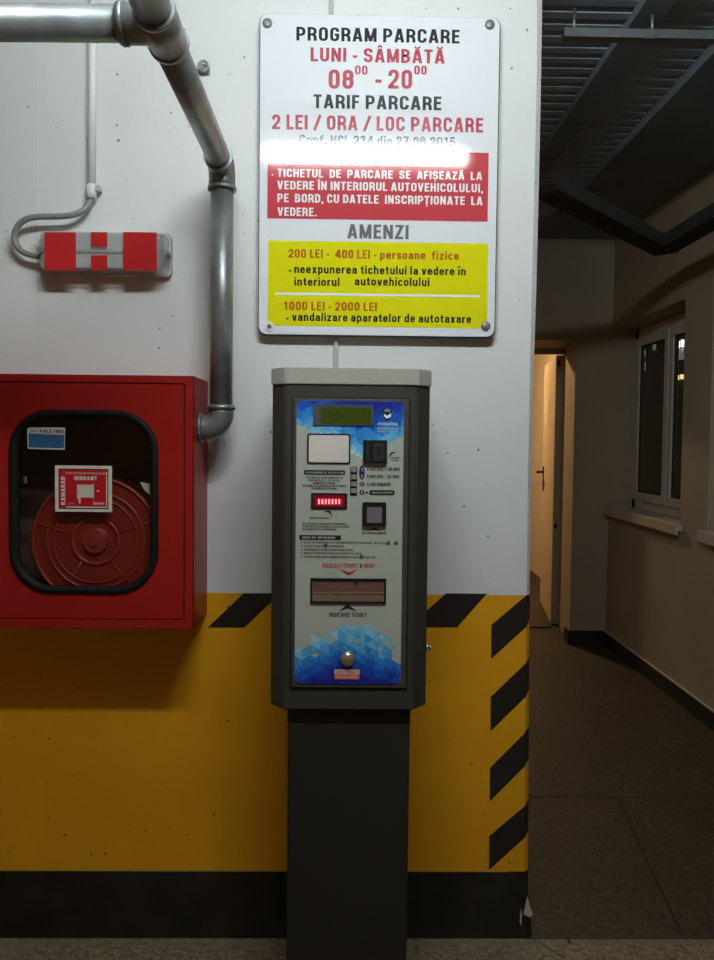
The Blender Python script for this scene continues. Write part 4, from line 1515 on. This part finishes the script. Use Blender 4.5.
topb = [(295, 421), (305, 426), (318, 435), (335, 441), (346, 450), (362, 456), (374, 450), (384, 444), (391, 442.5), (397, 437), (405, 431)]
botb = [(293, 650), (304, 648), (310, 641), (320, 640), (330, 636), (344, 628), (356, 626), (368, 629), (376, 634), (384, 640), (392, 642), (402, 652)]
rnd = random.Random(11)
tri = []
sN = 10.4
hN = sN * math.sqrt(3) / 2
for ci in range(-1, 15):
    xa, xb = 293 + ci * hN, 293 + (ci + 1) * hN
    for ri in range(-2, 60):
        off = sN / 2 if ci % 2 else 0
        ya = 395 + ri * sN + off
        tri.append([(xa, ya), (xa, ya + sN), (xb, ya + sN / 2)])
        tri.append([(xb, ya - sN / 2), (xb, ya + sN / 2), (xa, ya)])
# split every triangle once so that the print has small and large facets
tris = []
for t in tri:
    if rnd.random() < 0.45:
        m_ = [((t[i][0] + t[(i + 1) % 3][0]) / 2, (t[i][1] + t[(i + 1) % 3][1]) / 2) for i in range(3)]
        tris += [[t[0], m_[0], m_[2]], [t[1], m_[1], m_[0]], [t[2], m_[2], m_[1]], m_]
    else:
        tris.append(t)
for upper in (True, False):
    pm = bpy.data.meshes.new('printed_pattern')
    V, Fc, Cc = [], [], []
    for t in tris:
        gx = sum(p[0] for p in t) / 3
        gy = sum(p[1] for p in t) / 3
        if (gy < 500) != upper:
            continue
        if gy < 500:
            b_ = lerp_tab(topb, gx)
            dd = (b_ - gy) / 40.0
            if gy > b_ + 1.5:
                continue
            t_ = 0.20 + dd * 0.85
            if 318 < gx < 372:
                t_ -= 0.14
            if gx > 396 or gx < 304:
                t_ += 0.12
        else:
            b_ = lerp_tab(botb, gx)
            dd = (gy - b_) / 46.0
            if gy < b_ - 1.5:
                continue
            if dd < 0.35 and rnd.random() < 0.10:
                continue
            t_ = 0.14 + dd * 0.95
            if 345 < gx < 385 and dd > 0.25:
                t_ -= 0.16
        t_ += rnd.uniform(-0.10, 0.10)
        c_ = ramp_col(t_)
        pts = [U(a_, b_, P1) for a_, b_ in t]
        poly = [(p.x, p.z) for p in pts]
        # orientation for clipping: make counter-clockwise
        poly = clip(poly, clip_poly)
        if len(poly) < 3:
            continue
        base = len(V)
        V += [(x, P1, z) for x, z in poly]
        Fc.append(list(range(base, base + len(poly))))
        Cc.append((c_, len(poly)))
    pm.from_pydata(V, [], Fc)
    ca = pm.color_attributes.new('print', 'FLOAT_COLOR', 'CORNER')
    li = 0
    for c_, nn in Cc:
        for k in range(nn):
            ca.data[li].color = (*c_, 1)
            li += 1
    bm_ = bmesh.new()
    bm_.from_mesh(pm)
    for f in bm_.faces:
        f.normal_update()
        if f.normal.y > 0:
            f.normal_flip()
    bm_.to_mesh(pm)
    bm_.free()
    pm.materials.append(M['print'])
    link_mesh('printed_pattern', pm, fp)

# --- top display
a_ = flat('display', (313.2, 404.6, 373.6, 425.4), PYf - 0.003, M['lcd_frame'], mdoor, 0.004)
flat('screen', (321.0, 407.6, 371.4, 423.8), PYf - 0.0034, M['lcd'], a_, 0.0008)
flat('screen_slot', (314.2, 406.0, 320.4, 424.4), PYf - 0.0034, mat('lcd_slot', (0.09, 0.08, 0.08), 0.5, var=0.4, scale=200), a_, 0.0008)
# --- town crest and white words
def ply(name, pts, y_, m, parent, th=0.0004):
    q_ = MB()
    q_.prism([U(a__, b__, y_) for a__, b__ in pts], (0, th, 0))
    return obj(name, q_, m, parent)


cr = ply('crest', [(383.0, 408.8), (387.4, 407.2), (391.8, 408.8), (391.8, 415.5), (390.0, 419.0), (387.4, 420.8), (384.8, 419.0), (383.0, 415.5)], P2, M['ink_black'], fp)
ply('crest_top', [(384.2, 409.6), (387.4, 408.3), (390.6, 409.6), (390.2, 411.8), (384.6, 411.8)], P3, mat('crest_teal', (0.12, 0.25, 0.27), 0.4), cr)
ply('crest_field', [(383.8, 413.6), (387.2, 415.8), (391.2, 412.8), (391.0, 416.8), (387.2, 418.8), (384.2, 416.6)], P3, M['ink_white'], cr)
pw_ = mat('print_pale', (0.42, 0.56, 0.68), 0.4)
text('PRIMĂRIA', 378.0, 397.8, 422.6, 425.4, P2, pw_, fp, 0.02)
text('MUNICIPIULUI', 377.0, 398.8, 427.6, 429.6, P2, pw_, fp, 0.0)
text('SERVICIUL PARCARE', 377.4, 398.2, 430.6, 432.4, P2, pw_, fp, 0.0)
# --- card reader plate
a_ = flat('reader', (307.0, 433.6, 350.4, 463.8), PYf - 0.002, M['black_plastic'], mdoor, 0.003, 0.005)
flat('reader_plate', (308.8, 435.2, 348.8, 462.4), PYf - 0.0035, M['reader'], a_, 0.002, 0.004)
# --- coin slot block
a_ = flat('coin_slot', (363.2, 440.2, 387.0, 463.4), PYf - 0.008, M['black_plastic'], mdoor, 0.009, 0.002)
flat('slot_plate', (373.0, 442.6, 384.6, 461.2), PYf - 0.0095, M['black_plastic2'], a_, 0.003, 0.001)
flat('slot_mouth', (377.6, 446.0, 379.6, 458.0), PYf - 0.0098, M['gap'], a_, 0.001)
flat('slot_ridge', (366.6, 443.0, 369.2, 460.4), PYf - 0.0090, M['black_plastic2'], a_, 0.002)
flat('slot_ridge', (373.6, 444.4, 384.0, 445.6), PYf - 0.0105, M['lcd_frame'], a_, 0.002)
flat('slot_ridge', (374.2, 456.8, 384.0, 457.8), PYf - 0.0105, M['lcd_frame'], a_, 0.002)
ply('arrow_mark', [(388.2, 457.0), (391.2, 452.2), (396.6, 452.0), (392.6, 453.6), (389.6, 456.6)], P2, M['ink_black'], fp)
text('INTRODUCERE', 389.6, 399.8, 457.0, 458.6, P2, M['ink_black'], fp, 0.0)
text('MONEDE', 391.4, 398.6, 459.6, 461.0, P2, M['ink_black'], fp, 0.0)
# --- keys
a_ = flat('keypad', (350.2, 467.0, 357.0, 495.4), PYf - 0.002, M['black_plastic'], mdoor, 0.003)
for k, py in enumerate((470.0, 477.0, 484.0, 490.8)):
    flat('key', (351.0, py - 2.4, 356.3, py + 2.2), PYf - 0.006, M['key'], a_, 0.0045, 0.001)


def ellipse(name, cx0, cy0, rx, ry, y_, m, parent):
    return ply(name, [(cx0 + rx * math.cos(2 * PI * k / 24), cy0 + ry * math.sin(2 * PI * k / 24)) for k in range(24)], y_, m, parent)


ellipse('key_mark', 361.9, 472.8, 2.8, 7.0, P2, M['navy'], fp)
text('1', 361.0, 362.8, 468.2, 471.4, P3, M['plate'], fp, 0.02)
text('2', 360.8, 363.0, 474.4, 477.6, P3, M['plate'], fp, 0.02)
ellipse('key_mark', 361.9, 484.2, 2.5, 2.4, P2, M['darkgreen'], fp)
text('C', 360.7, 363.1, 482.8, 485.6, P3, M['plate'], fp, 0.02)
ellipse('key_mark', 361.9, 492.4, 2.5, 2.4, P2, M['ink_black'], fp)
text('A', 360.7, 363.1, 490.9, 493.9, P3, M['plate'], fp, 0.02)
IK = M['ink_black']
text('PARCARE + 30 MIN', 367.0, 399.6, 467.4, 470.9, P2, IK, fp, 0.005)
text('PARCARE - 30 MIN', 367.0, 398.8, 474.9, 478.3, P2, IK, fp, 0.005)
text('CONFIRMARE', 367.0, 390.8, 482.7, 486.0, P2, IK, fp, 0.005)
ply('arrow_mark', [(365.4, 492.0), (366.6, 492.0), (366.6, 491.0), (368.6, 492.6), (366.6, 494.0), (366.6, 493.2), (365.4, 493.2)], P2, IK, fp)
flat('black_bar', (369.4, 490.1), P2, None, None) if False else None
a_ = flat('black_bar', (369.4, 490.2, 394.6, 495.0), P2, IK, fp, 0.0004, 0.004)
text('ANULARE COMANDĂ', 371.8, 392.6, 491.7, 493.6, P3, M['plate'], fp, 0.0)
flat('black_bar', (304.0, 470.2, 345.0, 474.8), P2, IK, fp, 0.0004, 0.001)
text('DOAR MONEDE DE 10 ȘI 50 BANI', 306.0, 343.4, 471.6, 473.6, P3, M['plate'], fp, 0.0)
for (t_, a0, a1, c0) in (('AUTOMATUL FUNCȚIONEAZĂ CU', 306, 343, 477.6), ('BANCNOTE DE 1, 5 ȘI 10 LEI,', 308.4, 340.2, 480.4),
                         ('MONEDE DE 50 BANI.', 313.0, 335.6, 483.1), ('AUTOMATUL ELIBEREAZĂ REST NUMAI', 302.6, 346.4, 485.8),
                         ('ÎN MONEDE DE 50 BANI.', 311.2, 337.2, 488.5)):
    text(t_, a0, a1, c0 - 1.0, c0 + 1.0, P2, IK, fp, 0.015)
# --- red number display
a_ = flat('number_display', (311.0, 493.2, 347.2, 508.8), PYf - 0.003, M['black_plastic'], mdoor, 0.004, 0.002)
flat('display_window', (313.4, 495.2, 344.6, 507.0), PYf - 0.0034, M['led_back'], a_, 0.0008)
flat('lit_window', (316.6, 498.0, 342.0, 505.0), PYf - 0.0038, M['led_glow'], a_, 0.0006, 0.004)
for k in range(7):
    px = 318.4 + k * 3.36
    flat('digit', (px, 499.4, px + 1.35, 504.0), PYf - 0.0042, M['led'], a_, 0.0005)
ply('arrow_mark', [(323.6, 511.0), (330.2, 510.6), (333.0, 517.4), (329.4, 512.8)], P2, IK, fp)
text('INTRODUCERE BANCNOTE', 309.4, 330.4, 517.2, 518.8, P2, IK, fp, 0.01)
for (t_, a0, a1, c0) in (('NU SE ACCEPTĂ BANCNOTE DETERIORATE', 302.4, 346.6, 523.8),
                         ('ȘI NU SE RESTITUIE DIFERENȚA LA PLATA EXCESIVĂ', 302.6, 349.2, 526.7), ('CU BANCNOTE ȘI MONEDE', 302.6, 336.4, 529.4)):
    text(t_, a0, a1, c0 - 1.0, c0 + 1.0, P2, IK, fp, 0.005)
flat('black_bar', (299.4, 535.2, 340.8, 540.0), P2, IK, fp, 0.0004, 0.0006)
text('MOD DE OPERARE:', 302.2, 336.0, 536.4, 538.8, P3, M['plate'], fp, 0.02)
for (t_, a1, c0) in (('1. SELECTAȚI PERIOADA DE PARCARE DORITĂ CU AJUTORUL TASTELOR', 385.6, 542.7), ('2. APĂSAȚI TASTA       CONFIRMARE.', 344.6, 546.2),
                     ('3. INTRODUCEȚI BANII CORESPUNZĂTORI.', 353.6, 549.8), ('4. RIDICAȚI TICHETUL ȘI RESTUL DACĂ ESTE CAZUL.', 362.4, 553.3),
                     ('5. PENTRU ANULAREA COMENZII APĂSAȚI TASTA       ANULARE.', 376.0, 557.0)):
    text(t_, 301.0, a1, c0 - 1.0, c0 + 1.0, P2, IK, fp, 0.008)
for (px, py, t_) in ((388.4, 543.0, '1'), (395.8, 543.2, '2'), (325.6, 545.8, 'C'), (361.6, 557.0, 'A')):
    ellipse('key_mark', px, py, 2.0, 2.0, P2, IK, fp)
    text(t_, px - 0.7, px + 0.7, py - 1.1, py + 1.1, P3, M['plate'], fp, 0.0)
# --- coin return button
a_ = flat('return_button', (362.4, 502.4, 386.2, 526.2), PYf - 0.008, M['black_plastic'], mdoor, 0.009, 0.003)
flat('button_face', (367.0, 507.2, 382.0, 523.0), PYf - 0.0095, M['coin_btn'], a_, 0.002, 0.001)
ply('arrow_mark', [(369.0, 531.0), (374.2, 527.2), (379.6, 531.0), (374.2, 529.2)], P2, IK, fp)
text('RETURNARE MONEDE', 362.0, 386.6, 532.0, 534.0, P2, IK, fp, 0.01)
# --- ticket mouth
text('RIDICAȚI TICHET & REST', 322.8, 375.2, 563.6, 567.8, P2, M['label_red'], fp, 0.004)
ply('arrow_mark', [(339.6, 568.8), (349.0, 572.4), (358.4, 568.8), (349.0, 575.6)], P2, M['label_red'], fp)
ply('arrow_mark', [(338.4, 611.4), (347.6, 604.2), (357.4, 611.4), (347.8, 608.4)], P2, IK, fp)
text('RIDICARE TICHET', 329.4, 366.6, 612.6, 616.8, P2, IK, fp, 0.004)
a_, b_, c_, d_ = RC(310.4, 578.2, 386.0, 603.0, PYf)
q = MB()
t3 = 0.0045
for bx in ((a_, b_, d_ - t3, d_), (a_, b_, c_, c_ + t3), (a_, a_ + t3, c_, d_), (b_ - t3, b_, c_, d_)):
    q.box(bx[0], bx[1], PYf - 0.005, PYf, bx[2], bx[3], 0.0008)
tm = obj('ticket_mouth', q, M['rubber'], mdoor, 'dark framed ticket mouth')
flat('flap', (312.6, 580.2, 384.0, 592.6), PYf - 0.0016, M['slot_brown'], tm, 0.0012)
flat('flap', (312.6, 593.2, 384.0, 601.4), PYf - 0.0022, mat('slot_shelf_brown', (0.20, 0.12, 0.085), 0.35), tm, 0.0016)
flat('lip', (313.6, 592.2, 383.4, 593.8), PYf - 0.0036, M['slot_lip'], tm, 0.0016)
c = U(356.0, 583.2, PYf)
q = MB()
q.disc((c.x, c.z), 0.0045, PYf - 0.003, PYf - 0.001, 12)
obj('latch_hole', q, M['gap'], tm)
# --- domed lock and label
c = U(347.8, 658.5, PYf)
q = MB()
q.dome((c.x, c.z), 0.0185, PYf, h=0.75)
lk = obj('door_lock', q, M['copper'], mdoor, 'shiny copper-coloured domed lock')
st = flat('maker_sticker', (334.4, 669.6, 359.6, 679.4), P2 - 0.0004, M['sticker_pale'], mdoor, 0.0005)
flat('red_field', (334.4, 674.4, 359.6, 679.4), P2 - 0.0006, M['sticker_red'], st, 0.0002)
text('AUTOMAT', 336.0, 358.0, 670.6, 673.4, P2 - 0.0010, M['sticker_red'], st, 0.01)
text('PARCARE', 336.0, 358.0, 675.6, 678.4, P2 - 0.0010, M['sticker_pale'], st, 0.01)

# ================================================================== CORRIDOR CEILING FITTINGS
ys_ = 0.46
zs_ = 2.86
st = thing('ceiling_strut', 'thin grey steel strut crossing under the ribbed ceiling', 'strut', (1.3, ys_, zs_))
q = MB()
xa = U(563, 32, ys_).x
q.box(xa, XR, ys_ - 0.02, ys_ + 0.02, U(640, 40.5, ys_).z, U(640, 31.5, ys_).z, 0.002)
obj('rail', q, M['galv_strut'], st)
for px in (574, 652):
    c = U(px, 32, ys_)
    q = MB()
    q.tube([(c.x, ys_, U(640, 34, ys_).z), (c.x, ys_, ZC - 0.03)], 0.006, 8)
    obj('hanging_rod', q, M['galv'], st)
c = U(650, 36, ys_ - 0.02)
q = MB()
q.box(c.x - 0.018, c.x + 0.014, ys_ - 0.028, ys_ - 0.019, c.z - 0.012, c.z + 0.014, 0.001)
obj('beam_clamp', q, M['galv'], st, 'bright zinc clamp')

zt2 = 2.47
pA = UZ(663, 252, zt2)
pB = UZ(545, 192, zt2)
pA.x = min(pA.x, XR - 0.10)
tr = thing('cable_tray', 'dark cable tray with a bend under the corridor ceiling', 'cable tray', (pA.x, pA.y, zt2))
for (a_, b_) in ((pB, pA), (pA, Vector((pA.x + 0.02, 0.35, zt2)))):
    d_ = (b_ - a_).normalized()
    n_ = Vector((-d_.y, d_.x, 0)) * 0.06
    e_ = b_ + d_ * 0.05
    q = MB()
    q.prism([a_ - n_, e_ - n_, e_ + n_, a_ + n_], (0, 0, 0.004))
    q.prism([a_ - n_, e_ - n_, e_ - n_ * 0.96, a_ - n_ * 0.96], (0, 0, 0.055))
    q.prism([a_ + n_ * 0.96, e_ + n_ * 0.96, e_ + n_, a_ + n_], (0, 0, 0.055))
    L_ = (e_ - a_).length
    k = 0.02
    while k < L_:
        p = a_ + d_ * k
        q.prism([p - n_ * 1.02, p - n_ * 1.02 + d_ * 0.012, p + n_ * 1.02 + d_ * 0.012, p + n_ * 1.02], (0, 0, -0.005))
        k += 0.03
    obj('tray_section', q, M['tray'], tr)
for off in (-0.035, -0.012, 0.012, 0.035):
    dd1 = (pA - pB).normalized()
    n1 = Vector((-dd1.y, dd1.x, 0))
    q = MB()
    z_ = zt2 + 0.017
    pp = [pB + n1 * off, pA + n1 * off - dd1 * 0.12, pA + Vector((-off, -0.02, 0)), pA + Vector((-off, -0.2, 0)), Vector((pA.x - off + 0.02, 0.35, zt2))]
    q.tube([Vector((p.x, p.y, z_)) for p in bez(pp, 6)], 0.011, 10)
    obj('tray_cable', q, M['cable'], tr)
for yy in (0.5, 0.9):
    q = MB()
    q.box(pA.x - 0.05, XR, yy - 0.015, yy + 0.015, zt2 - 0.030, zt2 - 0.006)
    obj('wall_bracket', q, M['tray'], tr)
q = MB()
q.tube([(pA.x + 0.01, 0.6, zt2 + 0.003), (pA.x + 0.01, 0.6, ZC - 0.02)], 0.005, 8)
obj('hanging_rod', q, M['galv'], tr)

# ================================================================== NIGHT YARD behind the windows
yd = MB()
yd.box(5.2, 5.4, -2, 14, 0, 4.5)
struct('wall_yard', yd, M['night'], 'dark yard wall outside the corridor windows', 'wall')


def pane_reflection(px, py, m, hgt, label, n=2, glow=None):
    """light reflected in a window pane, built as added lit tubes on the yard wall"""
    p = UX(px, py, 5.16)
    t = thing('pane_reflection', label, 'lamp', (5.2, p.y, p.z), 'window reflections built as lit tubes in the yard')  # stands in for a reflection on the glass; no lamp known out there
    b = MB()
    b.box(5.17, 5.205, p.y - 0.16, p.y + 0.16, p.z - 0.16, p.z + 0.16)
    obj('reflection_back', b, M['night'], t)
    for k in range(n):
        yy = p.y + (k - (n - 1) / 2) * 0.15
        b = MB()
        b.tube([(5.15, yy, p.z - hgt), (5.15, yy, p.z + hgt)], 0.026, 10)
        obj('tube', b, m, t)
    if glow:
        b = MB()
        b.tube([(5.17, p.y - 0.03, p.z - glow), (5.17, p.y - 0.03, p.z - hgt - 0.02)], 0.05, 10)
        obj('reflection_streak', b, M['out_dim'], t)  # streak of the reflection down the glass, modelled as a dim glowing tube
    return t


pane_reflection(642.2, 353.5, M['out_cool'], 0.045, 'cool double reflection low in the far window sash, built as lit tubes outside', 2, 0.30)
pane_reflection(681.0, 344.0, M['out_cool'], 0.055, 'cool double reflection in the near window sash, built as lit tubes outside', 2, 0.24)
pane_reflection(680.4, 377.2, M['out_warm'], 0.035, 'warm double reflection below the cool one in the near sash, built as lit tubes', 2)
pane_reflection(655.0, 347.0, M['out_dim'], 0.05, 'small faint reflection in the middle of the far sash, built as a lit tube', 1)

# ================================================================== LIGHT
ems = M['tube_cool'].node_tree.nodes['Principled BSDF']
ems.inputs['Emission Strength'].default_value = 140.0
wd = bpy.data.worlds.new('world')
scn.world = wd
wd.use_nodes = True
bg = wd.node_tree.nodes['Background']
bg.inputs['Color'].default_value = (1.0, 0.60, 0.26, 1)
bg.inputs['Strength'].default_value = 0.10

scn.view_settings.view_transform = 'Standard'
scn.view_settings.look = 'None'
scn.view_settings.exposure = 0.0
scn.view_settings.gamma = 1.0
scn.view_settings.use_curve_mapping = False
